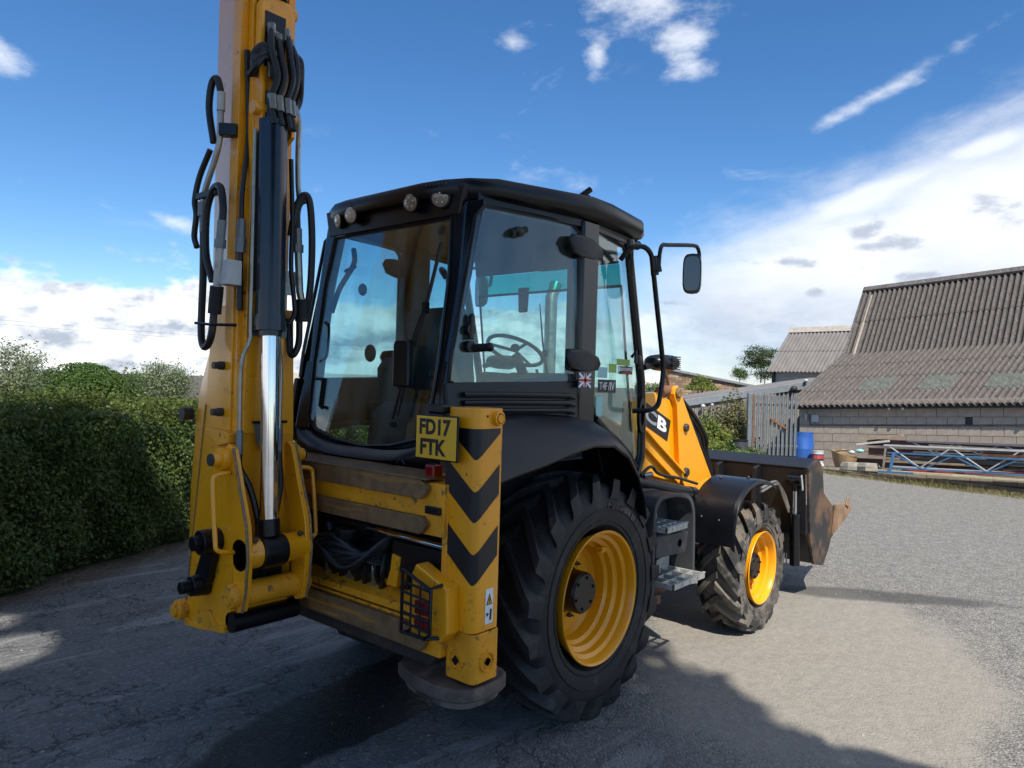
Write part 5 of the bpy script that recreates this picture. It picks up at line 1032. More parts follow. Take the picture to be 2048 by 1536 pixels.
def tree(name, label, base, h, cr, ch, mat, nclump, nleaf, lsize, seed=1, trunk=.12, flat=1., spread_cl=.28, group=None, lean=(0, 0), clip=9., gaps=()):
    rg = np.random.default_rng(seed); base = Vector(base); t = thing(name, label, 'tree', tuple(base), group)
    cz = h-ch/2; cc = np.array(base)+np.array((lean[0], lean[1], cz))
    u = rg.normal(size=(nclump, 3)); u /= np.linalg.norm(u, axis=1)[:, None]; rad = rg.uniform(.35, 1, nclump)**.6
    cl = cc+u*rad[:, None]*np.array((cr, cr, ch/2))
    tr = MB(); top = Vector(tuple(cc)); P = [base-Vector((0, 0, .2)), base+(top-base)*.35+Vector((.04*h*math.sin(seed), .03*h*math.cos(seed), 0))*.3, base+(top-base)*.7, top]
    tr.tube(smooth_path(P, 4), [trunk*(1-.75*k/12) for k in range(13)], 8)
    for k in range(min(nclump, 26)):
        a = base+(top-base)*rg.uniform(.45, .95); b = Vector(tuple(cl[k])); mid = (a+b)/2+Vector((0, 0, -.04*h+.06*h*rg.uniform()))
        tr.tube(smooth_path([a, mid, b], 3), [trunk*.38*(1-.8*j/6) for j in range(7)], 5)
    tr.build('trunk', 'bark', t)
    per = nleaf//nclump; sz = rg.uniform(.6, 1.3, nclump)*cr*spread_cl
    C = np.repeat(cl, per, 0)+rg.normal(size=(nclump*per, 3))*np.repeat(sz, per)[:, None]*np.array((1, 1, flat*.75))
    rel = (C-cc)/np.array((cr, cr, ch/2)); rr_ = np.linalg.norm(rel, axis=1); C = cc+(C-cc)*np.where(rr_ > clip, clip/np.maximum(rr_, 1e-6)*RNG.uniform(.9, 1, len(C)), 1.)[:, None]
    if gaps:
        keep = np.ones(len(C), bool); dd = np.array(sd)
        for gx_, gy_, gr_ in gaps:
            rel = C-np.array((gx_, gy_, 0)); al = rel @ dd; keep &= np.linalg.norm(rel-al[:, None]*dd, axis=1) > gr_
        C = C[keep]
    nr = C-cc; nr /= np.linalg.norm(nr, axis=1)[:, None]+1e-6; nr[:, 2] += .5
    leaves_obj('crown', C, lsize, mat, t, nr, .9); return t
# trees beyond the hedge
p_ = at(165, 745, 26); tree('garden_tree', 'dense rounded dark green tree rising above the hedge', (p_.x, p_.y, 0), 2.2, 1.45, 1.9, 'leaf_green', 160, 22000, .10, 11, .12, spread_cl=.15, clip=1.03)
p_ = at(20, 700, 20); tree('garden_tree', 'loose pale green tree at the hedge beside open sky', (p_.x, p_.y, 0), 2.55, .85, 1.7, 'leaf_grey', 90, 6000, .075, 12, .06, spread_cl=.24)
p_ = at(335, 740, 24); tree('garden_tree', 'thin silvery grey-green tree beyond the hedge beside the digger arm', (p_.x, p_.y, 0), 2.3, .75, 1.5, 'leaf_grey', 80, 5000, .08, 13, .05, spread_cl=.25)
p_ = at(275, 770, 30); tree('garden_tree', 'low bright green bush showing between two trees over the hedge', (p_.x, p_.y, 0), 1.95, 1.0, 1.3, 'leaf_green', 60, 4500, .09, 14, .06, spread_cl=.22)
p_ = at(70, 775, 32); tree('garden_tree', 'small green bush low over the hedge top between pale tree and round tree', (p_.x, p_.y, 0), 1.75, 1.2, 1.2, 'leaf_grey', 60, 4200, .09, 15, .06, spread_cl=.22)
p_ = at(612, 790, 34); tree('garden_tree', 'yellow green tree peeping over the dark shed roof', (p_.x, p_.y, 0), 1.8, .8, 1.2, 'leaf_bush', 40, 3000, .10, 16, .06, spread_cl=.25)
# tall trees behind the photographer: their shade lies over the back of the machine, the track and the hedge
tree('shade_tree', 'tall broad leafy tree standing behind the photographer', (-7.3, -6.3, 0), 14.9, 4.0, 8.0, 'leaf_green', 300, 42000, .27, 21, .38, spread_cl=.17, clip=1.0, gaps=((-1.98, 2.42, .33), (-1.86, 3.15, .22), (-2.75, 1.2, .25)))

tree('shade_tree', 'lower spreading tree beside the tall one behind the photographer', (-4.6, -7.2, 0), 8.6, 2.25, 4.6, 'leaf_green', 110, 15000, .24, 23, .22, spread_cl=.2, clip=1.)
# ================================================================ dark shed past the hedge end, overhead wires
q0 = at(560, 868, 16); sx_ = rt.copy(); sx_.z = 0; sx_.normalize(); sy_ = Vector((-sx_.y, sx_.x, 0))
sh = thing('open_shed', 'dark open-fronted shed with pale corrugated roof edge beyond the hedge', 'shed', (q0.x, q0.y, 0))
Ms = Matrix(((sx_.x, sy_.x, 0, q0.x), (sx_.y, sy_.y, 0, q0.y), (0, 0, 1, 0), (0, 0, 0, 1)))
zs = q0.z
MB(Ms).box((-1.0, 2.4, 0), (2.6, 2.5, 1.72)).box((-1, 0, 0), (-.92, 2.45, 1.7)).box((2.52, 0, 0), (2.6, 2.45, 1.7)).build('wall', 'fascia', sh)
for xx in (-.9, .8, 2.45): MB(Ms).box((xx, .02, 0), (xx+.1, .12, 1.68)).build('post', 'plank', sh, .004)
def corr(x0, x1, L_, wl, amp, th=.012, seg=6, sag=0.):
    m = MB(); n_ = int(round((x1-x0)/wl*seg)); a = []; b = []
    rings = []
    for i in range(n_+1):
        x = x0+(x1-x0)*i/n_; h_ = amp*math.sin(2*math.pi*(x-x0)/wl); rings.append([Vector((x, 0, h_)), Vector((x, L_, h_)), Vector((x, L_, h_-th)), Vector((x, 0, h_-th))])
    return m.loft(rings)
MB(Ms).box((-1.1, -.1, 1.66), (2.7, -.06, 1.74)).build('fascia_board', 'plank', sh, .004)
cme = corr(0, .95, 2.8, .095, .018).mesh('roof_sheet'); cme.materials.append(MAT['roof_pale'])
for k in range(4): inst('roof_sheet', cme, sh, Ms @ Matrix.Translation((-1.1+.95*k, -.14, 1.77+.003*(k % 2))) @ Matrix.Rotation(R(5), 4, 'X'))
for k, (ya, yb, lab) in enumerate(((619, 648, 'upper overhead wire crossing the cloud bank'), (628, 655, 'lower overhead wire crossing the cloud bank'))):
    a = at(-700, ya-45, 42); b = at(1100, yb+62, 60); pts = [a.lerp(b, t_/10)+Vector((0, 0, -.5*(1-(2*t_/10-1)**2))) for t_ in range(11)]
    wt = thing('overhead_wire', lab, 'wire', tuple(a)); MB().tube(pts, .007, 5).build('conductor', 'cable', wt)
    for q, e in ((a, 'pole'), (b, 'pole')):
        if k == 0: MB().tube([(q.x, q.y, -.2), (q.x, q.y, q.z+.4)], .11, 8).bar((q.x-.5, q.y, q.z+.1), (q.x+.5, q.y, q.z+.1), .09).build('pole', 'plank', wt)

# ================================================================ barn side of the yard
EX = Vector((-.16458, -.98493, .05312)); EY = Vector((.98492, -.16701, -.04521)); EZ = Vector((.0534, .04488, .99756)); A0 = Vector((16.251, 3.2195, -.0464))
MBarn = Matrix(((EX.x, EY.x, EZ.x, A0.x), (EX.y, EY.y, EZ.y, A0.y), (EX.z, EY.z, EZ.z, A0.z), (0, 0, 0, 1)))
barn = thing('block_barn', 'concrete block barn with steep corrugated roof sweeping down to low eaves', 'barn', tuple(A0))
BL = 9.6
MB(MBarn).box((.012, .03, -.4), (BL, .16, 1.62)).box((0, .03, -.4), (.15, 6, 1.55)).build('wall_core', 'mortar', barn)
MB(MBarn).prism([(.16, 1.5), (3.05, 3.18), (4.35, 5.25), (5.6, 3.2), (6, 1.5)], 'x', .02, .12).build('gable', 'block', barn)
bme = MB().box((0, 0, 0), (.438, .06, .205)).mesh('block', smooth=False); bme.materials.append(MAT['block'])
bme2 = MB().box((0, 0, 0), (.214, .06, .205)).mesh('half_block', smooth=False); bme2.materials.append(MAT['block'])
rng = random.Random(9)
for c in range(-1, 8):
    x = 0. if c % 2 else -.0; first = True
    while x < 6.6:
        half = first and c % 2 == 0; L_ = .222 if half else .448; first = False
        inst('block', bme2 if half else bme, barn, MBarn @ Matrix.Translation((x+.004, -.03+rng.uniform(-.004, .004), c*.215+.005)))
        x += L_
MB(MBarn).box((-.22, -.20, 1.49), (BL, -.11, 1.60)).build('gutter_board', 'fascia', barn, .01)
MB(MBarn).tube([(.28, -.05, 1.36), (.30, -.05, 1.09), (.36, -.045, 1.075), (6.5, -.045, 1.13)], .010, 6).build('cable_run', 'cable', barn)
MB(MBarn).box((.36, -.09, 1.15), (.54, -.032, 1.34)).build('junction_box', 'paint_white', barn, .01)
MB(MBarn).tube([(.20, -.06, 1.36), (.20, -.06, 1.20)], .03, 8).build('security_lamp', 'paint_white', barn)
for xx in (2.35, 2.66, 5.3): MB(MBarn).box((xx, -.24, 1.44), (xx+.05, -.18, 1.50)).build('gutter_bracket', 'galv', barn, .006)
MB(MBarn).box((3.95, -.036, 1.12), (4.1, -.031, 1.29)).build('vent_hole', 'fascia', barn)
# roof sheets: overlapping corrugated sheets, two pitches
P0, P1, P2 = (-.21, 1.585), (3.12, 3.30), (4.45, 5.45)
def roof_rows(p0, p1, nrow, matname, xw, x0, nx, parent, M, wl, amp, skip=(), jit=.006, th=.012):
    L_ = math.hypot(p1[0]-p0[0], p1[1]-p0[1]); ang = math.atan2(p1[1]-p0[1], p1[0]-p0[0]); rl = L_/nrow
    me = corr(0, xw, rl+.10, wl, amp, th).mesh('roof_sheet'); me.materials.append(MAT[matname])
    for r in range(nrow):
        for k in range(nx):
            nm = me
            d = r*rl-.05
            o_ = inst('roof_sheet', me, parent, M @ Matrix.Translation((x0+xw*k*.995, p0[0]+d*math.cos(ang), p0[1]+d*math.sin(ang)+.016*(nrow-1-r)*0+.004*((k+r) % 2)+.022*r*0)) @ Matrix.Rotation(ang-R(.7), 4, 'X'))
            if (r, k) in skip: o_.data = me.copy(); o_.data.materials.clear(); o_.data.materials.append(MAT['skylight']); o_.name = 'skylight_sheet'
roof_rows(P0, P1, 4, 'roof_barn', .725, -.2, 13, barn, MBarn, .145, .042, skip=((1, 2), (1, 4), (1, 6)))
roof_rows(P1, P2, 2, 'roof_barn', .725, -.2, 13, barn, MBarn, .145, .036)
MB(MBarn).prism([(4.35, 5.42), (4.45, 5.56), (4.58, 5.42), (4.52, 5.38), (4.45, 5.46), (4.40, 5.36)], 'x', -.24, 9.2).build('ridge_cap', 'roof_sheet', barn, .01)
MB(MBarn).prism([(4.42, 5.46), (5.7, 3.3), (5.74, 3.34), (4.47, 5.52)], 'x', -.2, 9.2).build('far_slope', 'roof_grey', barn)
MB(MBarn).prism([(-.20, 1.56), (3.12, 3.27), (4.42, 5.42), (4.46, 5.46), (3.10, 3.34), (-.22, 1.64)], 'x', -.26, -.195).build('verge_strip', 'roof_sheet', barn, .006)

def frame_at(px, py, d, turn=0.):      # upright frame standing at a pixel and distance, x to the right
    q = at(px, py, d); a = Matrix.Rotation(turn, 3, 'Z'); x = a @ sx_; y = a @ sy_
    return q, Matrix(((x.x, y.x, 0, q.x), (x.y, y.y, 0, q.y), (0, 0, 1, q.z), (0, 0, 0, 1)))
def ppm(d): return d/FPX
# second barn
d2 = 30; q, M2 = frame_at(1545, 742, d2, R(-46)); k2 = ppm(d2)
b2 = thing('grey_barn', 'smaller barn with grey corrugated roof and pale weathered ridge', 'barn', tuple(q))
W2 = 5.2
MB(M2).box((.05, .05, -1.6), (W2, 4.0, .0)).build('wall', 'cladding', b2)
for k in range(9): MB(M2).box((0, .0, -.12-.11*k), (W2, .045, -.02-.11*k)).build('cladding_board', 'cladding', b2, .004)
MB(M2).box((.0, -.06, -1.4), (.14, .06, -.02)).build('corner_post', 'fascia', b2, .01)
MB(M2).box((-.55, -.10, -.10), (.12, -.02, -.05)).build('bracket', 'fascia', b2, .004)
rise = 1.74; run = 1.65
roof_rows((-.3, .0), (run, rise*1.02), 2, 'roof_grey', .80, -.1, 7, b2, M2, .16, .032)
MB(M2).prism([(run-.12, rise*.98), (run+.03, rise*1.12), (run+.2, rise)], 'x', -.1, W2+.4).build('ridge_cap', 'roof_pale', b2, .01)
MB(M2).prism([(run, rise), (2*run+.2, 0), (2*run+.2, -.1), (run, rise-.1)], 'x', -.1, W2).build('far_slope', 'roof_grey', b2)
# brick gable wall
d3 = 34; q, M3_ = frame_at(1330, 800, d3, R(0)); k3 = ppm(d3)
b3 = thing('brick_gable_wall', 'long brown brick gable wall with sloping stone coping', 'wall', tuple(q))
W3 = 215*k3; zl = 66*k3; zr = 28*k3
MB(M3_).prism([(0, -1.9), (W3, -1.9), (W3, zr-.12), (0, zl-.12)], 'y', .05, .3).build('wall_core', 'brick', b3)
rng = random.Random(4)
brm = MB().box((0, 0, 0), (.30, .05, .105)).mesh('brick', smooth=False); brm.materials.append(MAT['brick'])
brm2 = MB().box((0, 0, 0), (.30, .05, .105)).mesh('brick', smooth=False); m2_ = MAT['brick'].copy(); m2_.name = 'brick_dark'; MAT['brick_dark'] = m2_
pbr('brick_b', (.20, .13, .085), .92, var=.3, vscale=4, bump=.3); pbr('brick_c', (.36, .27, .18), .92, var=.25, vscale=4, bump=.3)
brm2.materials.append(MAT['brick_b']); brm3 = brm.copy(); brm3.materials.clear(); brm3.materials.append(MAT['brick_c'])
cnt = 0
for r in range(30):
    z0 = zl-.25-r*.115; x = -.15 if r % 2 else 0.
    while x < W3-.1:
        top = zl+(zr-zl)*(x+.3)/W3
        if x > -.01 and z0+.105 < top-.12 and z0 > -.35 and cnt < 300: inst('brick', rng.choice([brm, brm, brm2, brm3]), b3, M3_ @ Matrix.Translation((x, .0+rng.uniform(-.008, .008), z0))); cnt += 1
        x += .312
MB(M3_).prism([(-.1, zl-.12), (W3+.1, zr-.12), (W3+.1, zr), (-.1, zl)], 'y', -.12, .4).build('coping', 'flashing', b3, .01)
# plank-clad low building with metal flashing
d4 = 22; q, M4 = frame_at(1362, 853, d4, R(0)); k4 = ppm(d4)
b4 = thing('plank_shed', 'weathered plank shed with grey metal flashing along its sloping roof edge', 'shed', tuple(q))
W4 = 285*k4; tl, tr_ = 42*k4, 92*k4
def top4(x): return tl+(tr_-tl)*x/W4
MB(M4).prism([(0, -1.6), (W4, -1.6), (W4, tr_-.1), (0, tl-.1)], 'y', .04, 1.8).build('wall_core', 'fascia', b4)
x = 0.; rng = random.Random(6)
while x < W4-.05:
    w = rng.uniform(.12, .155); MB(M4).prism([(x, -1.5), (x+w-.012, -1.5), (x+w-.012, top4(x+w)-.03), (x, top4(x)-.03)], 'y', -.012+rng.uniform(-.008, .008), .035).build('plank', 'plank', b4, .003, smooth=False); x += w
MB(M4).prism([(-.1, top4(-.1)-.04), (W4+.1, top4(W4+.1)-.04), (W4+.1, top4(W4+.1)+.19), (-.1, top4(-.1)+.17)], 'y', -.09, -.02).build('flashing', 'flashing', b4, .006)
MB(M4).prism([(-.1, tl+.16), (W4+.3, tr_+.20), (W4+.3, tr_+.24), (-.1, tl+.20)], 'y', -.02, 1.9).build('roof', 'roof_grey', b4)
for px_, mt, rr_ in ((1402, 'paint_white', .07), (1420, 'paint_white', .05), (1605, 'paint_white', .06)):
    xx = (px_-1362)*k4; zz_ = top4(xx)-(.10 if px_ < 1500 else -.22)
    MB(M4).disc_ell((xx, -.17, zz_), rr_, rr_*.9, rr_*.8, 10, 8).tube([(xx, -.03, zz_-.05), (xx, -.16, zz_)], .02, 6).build('floodlight', mt, b4)
xx = (1581-1362)*k4; MB(M4).disc_ell((xx, -.18, top4(xx)+.02), .11, .09, .10, 12, 8).build('bell_box', 'fascia', b4)
# a small pointed board behind the gate
q, M5 = frame_at(1480, 850, 21, 0); b5 = thing('timber_lean_to', 'small timber lean-to with a low pitched top behind the palisade gate', 'lean-to', tuple(q))
for k in range(9): xx = k*.17; MB(M5).prism([(xx, -1.4), (xx+.16, -1.4), (xx+.16, .72+.28*(1-abs((xx+.16)-.75)/.75)), (xx, .72+.28*(1-abs(xx-.75)/.75))], 'y', -.02+.006*(k % 2), .03).build('board', 'plank', b5, .003, smooth=False)
# palisade gate
dg_ = 18.0; q, M6 = frame_at(1496, 912, dg_, R(0)); k6 = ppm(dg_)
gate = thing('palisade_gate', 'galvanised steel palisade gate with pointed pales beside the barn corner', 'gate', tuple(q))
GW = 98*k6; GH = 124*k6
pale = MB().prism([(-.027, 0), (-.030, GH-.10), (0, GH+.03), (.030, GH-.10), (.027, 0)], 'y', -.014, .0); pale.prism([(-.030, 0), (-.030, GH-.10), (-.018, GH-.06), (-.018, 0)], 'y', -.026, -.0141).prism([(.018, 0), (.018, GH-.06), (.030, GH-.10), (.030, 0)], 'y', -.026, -.0141)
pm = pale.mesh('pale', smooth=False); pm.materials.append(MAT['galv'])
for k in range(11): inst('pale', pm, gate, M6 @ Matrix.Translation((.10+k*(GW-.12)/10.5, -.02, .04)))
for z in (.25, GH-.28): MB(M6).box((.04, .0, z), (GW, .045, z+.05)).build('rail', 'galv', gate, .004)
MB(M6).box((-.05, -.06, -.1), (.06, .06, GH+.02)).build('gate_post', 'galv', gate, .006)
MB(M6).box((.065, -.06, -.1), (.10, .02, GH)).build('hinge_stile', 'rust', gate, .004)
MB(M6).bar((.58, -.07, GH*.58), (.92, -.09, GH*.46), .06, .05).box((.52, -.1, GH*.565), (.60, -.04, GH*.62)).build('latch_bar', 'rust', gate, .006)
# shrubs in front of the plank shed
def shrub(px, py, d, rx, hz, mat, n_, ls, seed, label):
    q = at(px, py, d); rg = np.random.default_rng(seed); base = (q.x, q.y, q.z); t = thing('shrub', label, 'shrub', base)
    u = rg.normal(size=(n_, 3)); u /= np.linalg.norm(u, axis=1)[:, None]; u[:, 2] = np.abs(u[:, 2])
    lump = 1+.22*np.sin(u[:, 0]*5+seed)*np.cos(u[:, 1]*4)+.18*np.sin(u[:, 2]*7+seed*2); C = np.array(base)+u*(np.array((rx, rx, hz))*(lump*rg.uniform(.72, 1.04, n_))[:, None])
    leaves_obj('foliage', C, ls, mat, t, u+np.array((0, 0, .4)), .7, .7)
    st_ = MB()
    for k in range(7): a = rg.uniform(0, 6.28); st_.tube([(q.x, q.y, q.z-.6), (q.x+.3*rx*math.cos(a), q.y+.3*rx*math.sin(a), q.z+hz*.4), (q.x+.7*rx*math.cos(a), q.y+.7*rx*math.sin(a), q.z+hz*.7)], [.02, .015, .006], 5)
    st_.build('stem', 'bark', t)
shrub(1408, 905, 18.5, .62, 1.05, 'leaf_bush', 3600, .075, 31, 'bright yellow-green shrub in front of the plank wall')
shrub(1462, 900, 18.8, .62, 1.15, 'leaf_bronze', 3600, .085, 32, 'bronze-green shrub against the palisade gate post')
shrub(1425, 918, 17.3, .5, .48, 'leaf_bush', 2200, .06, 33, 'low lime green plant below the yellow-green shrub')
shrub(1470, 918, 17.2, .55, .42, 'leaf_green', 2200, .06, 34, 'low dark green plant spreading below the bronze shrub')
shrub(1400, 780, 26, .5, .45, 'leaf_bush', 1500, .08, 35, 'small yellow-green bush growing over the flashing before the brick wall')
shrub(1300, 800, 27, .7, .62, 'leaf_green', 1800, .08, 36, 'green bush between cab and brick wall end')
q = at(1478, 905, 17.2); pl = thing('water_butt', 'dark grey plastic water butt beside the gate post', 'water butt', tuple(q)); MB().lathe([(-.6, .20), (-.1, .22), (.26, .20), (.28, .17), (.28, .01)], q, 'z', 20).build('body', 'grey_plastic', pl); MB().lathe([(.28, .205), (.31, .20), (.32, .01)], q, 'z', 20).build('lid', 'black', pl)
# far pine
p_ = at(1522, 742, 48); pine = tree('pine_tree', 'flat-topped pine standing beyond the brick wall by the grey barn', (p_.x, p_.y, p_.z-.6), 2.25, 1.15, 1.5, 'leaf_pine', 46, 6000, .10, 41, .05, flat=.5, spread_cl=.22)
p_ = at(1480, 745, 48); tree('pine_tree', 'small round tree low beside the flat-topped pine', (p_.x, p_.y, p_.z-.6), .95, .45, .9, 'leaf_green', 30, 2200, .08, 42, .03, spread_cl=.28)
p_ = at(1530, 752, 46); tree('pine_tree', 'dark spreading shrubby tree beneath the flat-topped pine', (p_.x, p_.y, p_.z-.6), 1.15, .9, .7, 'leaf_dark', 40, 2600, .08, 43, .04, spread_cl=.24)
# ---- things along the barn wall, set out in the barn's own frame (x along the wall, y away from it is negative)
def bp(x, y, z): return MBarn @ Vector((x, y, z))
q = bp(.36, -.55, .0); br_ = thing('blue_barrel', 'blue plastic barrel at the barn corner beside the gate', 'barrel', tuple(q))
Mb = MBarn @ Matrix.Translation((.36, -.55, .06))
MB(Mb).lathe([(-.1, .24), (0, .255), (.10, .27), (.36, .272), (.38, .278), (.40, .272), (.62, .27), (.74, .255), (.77, .262), (.80, .262), (.80, .235), (.74, .22), (.70, .01)], (0, 0, 0), 'z', 28).build('body', 'barrel_blue', br_)
MB(Mb).lathe([(.79, .266), (.815, .266), (.815, .245), (.79, .245)], (0, 0, 0), 'z', 28).build('rim', 'barrel_blue', br_)
q = bp(.86, -.7, 0); tb_ = thing('paint_tub', 'white plastic paint tub with dark blue label against the wall', 'tub', tuple(q)); Mt = MBarn @ Matrix.Translation((.84, -.7, .10))
MB(Mt).lathe([(-.1, .125), (.02, .13), (.30, .145), (.30, .135), (.26, .01)], (0, 0, 0), 'z', 20).build('body', 'paint_white', tb_); MB(Mt).lathe([(.06, .1345), (.22, .1425)], (0, 0, 0), 'z', 20).build('label_band', 'decal_blue', tb_); MB(Mt).lathe([(.10, .138), (.19, .1435)], (.012, -.012, 0), 'z', 10).build('label_mark', 'paint_red', tb_); MB(Mt).lathe([(.29, .15), (.315, .15), (.315, .14), (.29, .14)], (0, 0, 0), 'z', 20).build('rim', 'paint_white', tb_)
q = bp(.75, -1.0, 0); pw = thing('polystyrene_slab', 'broken white slab lying in front of the paint tub', 'slab', tuple(q)); MB(MBarn).add([(.55, -1.1, .02), (1.05, -1.05, .0), (1.12, -.92, .04), (.95, -.85, .15), (.60, -.88, .17), (.55, -1.1, .13), (1.0, -1.06, .12), (1.1, -.93, .10)], [(0, 1, 2, 3, 4), (5, 6, 7, 3, 4), (0, 1, 6, 5), (1, 2, 7, 6), (2, 3, 7), (0, 5, 4)]).build('slab', 'paint_white', pw, smooth=False)
def beam(label, a, b, w, h, mat, name='steel_beam', cat='beam', ibeam=True, group=None):
    pa, pb_ = bp(*a), bp(*b); t_ = thing(name, label, cat, tuple(pa), group); m = MB()
    if ibeam: m.bar(pa, pb_, .012, h); m.bar(pa+Vector((0, 0, h/2)), pb_+Vector((0, 0, h/2)), w, .014); m.bar(pa-Vector((0, 0, h/2)), pb_-Vector((0, 0, h/2)), w, .014)
    else: m.bar(pa, pb_, w, h)
    m.build('body', mat, t_, .003); return t_
beam('brown steel beam lying highest at the back of the scrap pile', (1.95, -.45, .66), (6.8, -.40, .60), .12, .14, 'beam_brown')
beam('dark brown steel beam in the middle of the scrap pile', (2.05, -.60, .44), (6.8, -.50, .42), .13, .17, 'beam_brown')
beam('long dark beam lowest in the scrap pile on the ground', (1.75, -.75, .17), (6.8, -.65, .16), .14, .20, 'beam_brown')
beam('grey steel beam resting on the lowest dark beam', (2.9, -.95, .30), (6.8, -.85, .27), .12, .06, 'galv')
beam('pale timber board tipped over the end of the brown beams', (1.80, -.55, .70), (2.75, -.40, .84), .20, .05, 'pallet_wood', 'timber_board', 'board', False)
beam('white board edge under the tipped timber board', (1.78, -.60, .60), (2.5, -.5, .70), .16, .05, 'paint_white', 'timber_board', 'board', False)
q = bp(1.45, -.8, 0); tu = thing('open_tub', 'brown open tub of rubbish leaning against the scrap pile', 'tub', tuple(q))
MB(MBarn).loft([[Vector((1.58+rx*math.cos(a), -.85+ry*math.sin(a), z+.06*math.cos(a)*s_)) for a in [2*math.pi*k/16 for k in range(16)]] for rx, ry, z, s_ in ((.22, .16, .03, 0), (.27, .20, .18, -.6), (.31, .23, .36, -1.6), (.28, .20, .35, -1.6), (.24, .17, .15, 0))]).build('body', 'tub', tu, ang=50)
MB(MBarn).disc_ell((1.76, -.85, .40), .08, .07, .05, 10, 8).build('rubbish_bag', 'paint_white', tu); MB(MBarn).disc_ell((1.93, -.80, .44), .10, .08, .05, 10, 8).build('rubbish_bag', 'decal_teal', tu); MB(MBarn).box((1.38, -1.0, .42), (1.60, -.78, .45), Matrix.Rotation(R(-14), 3, 'Y')).build('cardboard', 'pallet_wood', tu, .004)
for k, (x, y, s_, lab) in enumerate(((1.85, -1.15, .14, 'rough stone block at the foot of the open tub'), (2.25, -1.1, .16, 'squared stone block beside the scrap beams'))):
    q = bp(x, y, 0); sb_ = thing('stone_block', lab, 'stone', tuple(q)); rg = random.Random(k)
    me_ = MB(MBarn).loft([[Vector((x+s_*kk*1.5*math.cos(a)*(1+.2*rg.random()), y+s_*kk*math.sin(a)*(1+.2*rg.random()), z)) for a in [2*math.pi*j/7+.3 for j in range(7)]] for kk, z in ((1, -.02), (1.05, .08), (.85, .17))]); me_.build('block', 'stone', sb_, .012, smooth=False)
def truss(label, x0, x1, y, zb, zt, mat, rail_mat, legs=True, group=None, nz=4, lean=.0):
    pa = bp(x0, y, 0); t_ = thing('lattice_trestle', label, 'trestle', tuple(pa), group)
    MB(MBarn).bar((x0-.12, y, zt), (x1, y, zt-.06), .035, .035).build('top_rail', rail_mat, t_, .004)
    MB(MBarn).bar((x0, y+.02, zb), (x1, y+.02, zb-.02), .032, .032).build('bottom_rail', rail_mat, t_, .004)
    n_ = nz; dx = (x1-x0)/n_
    for k in range(n_):
        a = x0+dx*k
        MB(MBarn).bar((a, y, zt-.02), (a+dx*.5, y+.01, zb), .024, .024).build('brace', mat, t_, .003); MB(MBarn).bar((a+dx*.5, y+.012, zb), (a+dx, y, zt-.02), .024, .024).build('brace', mat, t_, .003)
    if legs: MB(MBarn).bar((x0+.02, y-.02, zt), (x0-.05, y-.05, zb-.10), .05, .05).build('leg', mat, t_, .004); MB(MBarn).bar((x0-.3, y-.06, zb-.10), (x0+.45, y-.06, zb-.10), .05, .04).build('foot', mat, t_, .003)
truss('blue steel lattice trestle leaning in front of the scrap pile', 2.95, 6.6, -1.45, .10, .43, 'paint_blue', 'paint_blue', nz=3)
truss('white steel lattice trestle behind the blue one', 2.75, 6.6, -1.15, .12, .60, 'paint_white', 'paint_white', legs=False, nz=3)
truss('grey tubular lattice lying along the top of the scrap pile', 3.1, 6.6, -.75, .46, .70, 'galv', 'galv', legs=False, nz=4)
beam('weathered grey plank across the front of the trestles', (2.40, -1.0, .56), (6.6, -1.0, .50), .05, .05, 'plank', 'timber_board', 'board', False)
beam('upright wooden stake in front of the scrap beams', (2.62, -1.2, -.05), (2.68, -1.18, .52), .04, .04, 'plank', 'timber_stake', 'stake', False)
beam('red steel tube lying in the grass below the trestles', (3.1, -1.35, .045), (6.6, -1.30, .13), .05, .06, 'paint_red', 'steel_tube', 'tube', False)
beam('cream steel tube lying in the grass with an orange end', (2.35, -1.45, .02), (4.6, -1.5, .0), .05, .05, 'paint_cream', 'steel_tube', 'tube', False)
beam('yellowish tube lying lowest in the grass strip', (4.2, -1.62, .0), (6.8, -1.62, -.02), .04, .04, 'paint_cream', 'steel_tube', 'tube', False)
rng = random.Random(12)
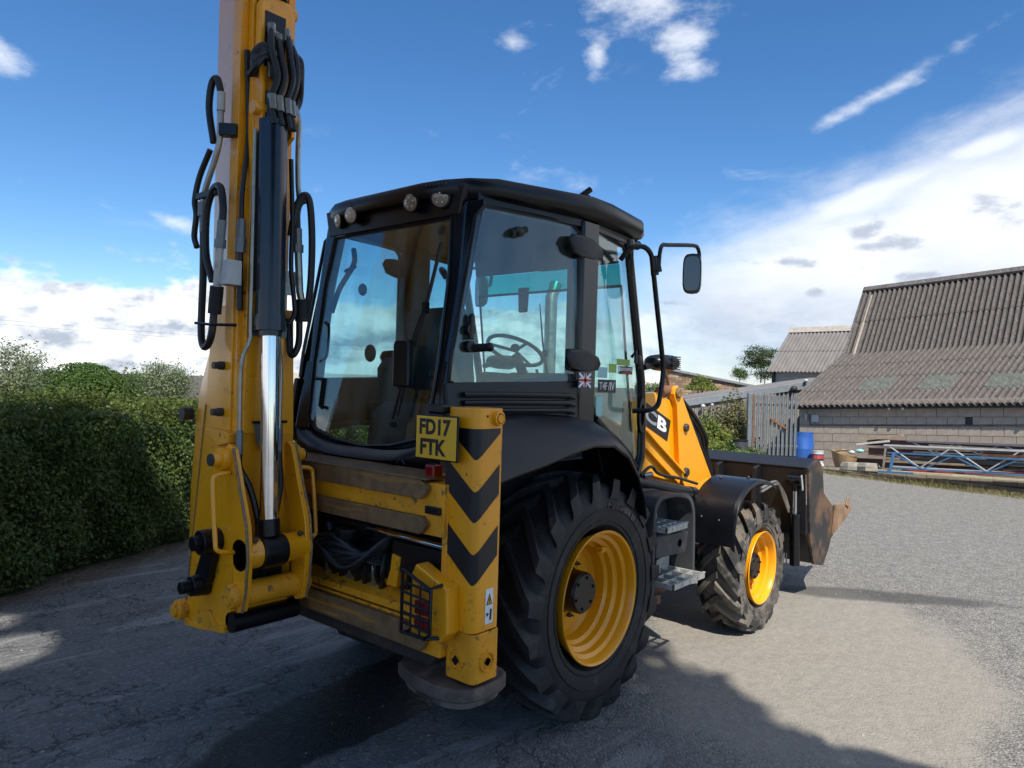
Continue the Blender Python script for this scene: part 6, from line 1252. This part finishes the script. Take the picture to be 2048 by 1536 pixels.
SCL = {'rust': 'thin orange-rusted steel bar lying across the scrap pile', 'beam_brown': 'short dark brown steel offcut lying in the scrap pile', 'galv': 'thin grey galvanised bar lying in the scrap pile', 'plank': 'thin weathered grey timber length lying in the scrap pile', 'pallet_wood': 'thin pale timber batten lying in the scrap pile'}
for k in range(16):
    x = rng.uniform(1.9, 5.2); y = rng.uniform(-1.2, -.5); z = rng.uniform(.08, .62); L_ = rng.uniform(.9, 2.6); t_ = rng.uniform(-.10, .10)
    mt = rng.choice(['rust', 'beam_brown', 'galv', 'plank', 'pallet_wood', 'beam_brown'])
    beam(SCL[mt], (x, y, z), (x+L_, y+rng.uniform(-.15, .15), z+t_), rng.uniform(.03, .07), rng.uniform(.025, .06), mt, 'scrap_length', 'scrap', False, 'scrap pile, '+mt.replace('_', ' '))
# grass strip
n_ = 7500; gx = RNG.uniform(.7, 6.9, n_); gy = -1.2-RNG.uniform(0, 1, n_)**1.3*(.28+.10*gx); hgt = RNG.gamma(2.2, .028, n_)*(1+.25*np.sin(gx*2.1))
keep = RNG.uniform(0, 1, n_) < np.clip(.25+.15*gx, 0, 1); gx, gy, hgt = gx[keep], gy[keep], hgt[keep]; n_ = len(gx)
Bm = np.array(MBarn)[:3, :3]; Bo = np.array(MBarn)[:3, 3]
root_ = np.c_[gx, gy, np.zeros(n_)] @ Bm.T+Bo
for i in range(n_): root_[i, 2] = gz(root_[i, 0], root_[i, 1])-.005
dr_ = RNG.normal(size=(n_, 2))*.35*hgt[:, None]; tip_ = root_+np.c_[dr_, hgt]; sd_ = RNG.normal(size=(n_, 3)); sd_[:, 2] = 0; sd_ /= np.linalg.norm(sd_, axis=1)[:, None]; wd_ = .006
v = np.stack([root_-sd_*wd_, root_+sd_*wd_, tip_], 1).reshape(-1, 3); me = bpy.data.meshes.new('grass_strip'); me.from_pydata(v.tolist(), [], [(3*i, 3*i+1, 3*i+2) for i in range(n_)]); me.update()
a_ = me.attributes.new('rnd', 'FLOAT', 'FACE'); a_.data.foreach_set('value', RNG.uniform(0, 1, n_)); me.materials.append(MAT['grass'])
o = bpy.data.objects.new('grass_strip', me); COL.objects.link(o); o['kind'] = 'stuff'; o['label'] = 'dry grass and weeds growing along the scrap pile'; o['category'] = 'grass'
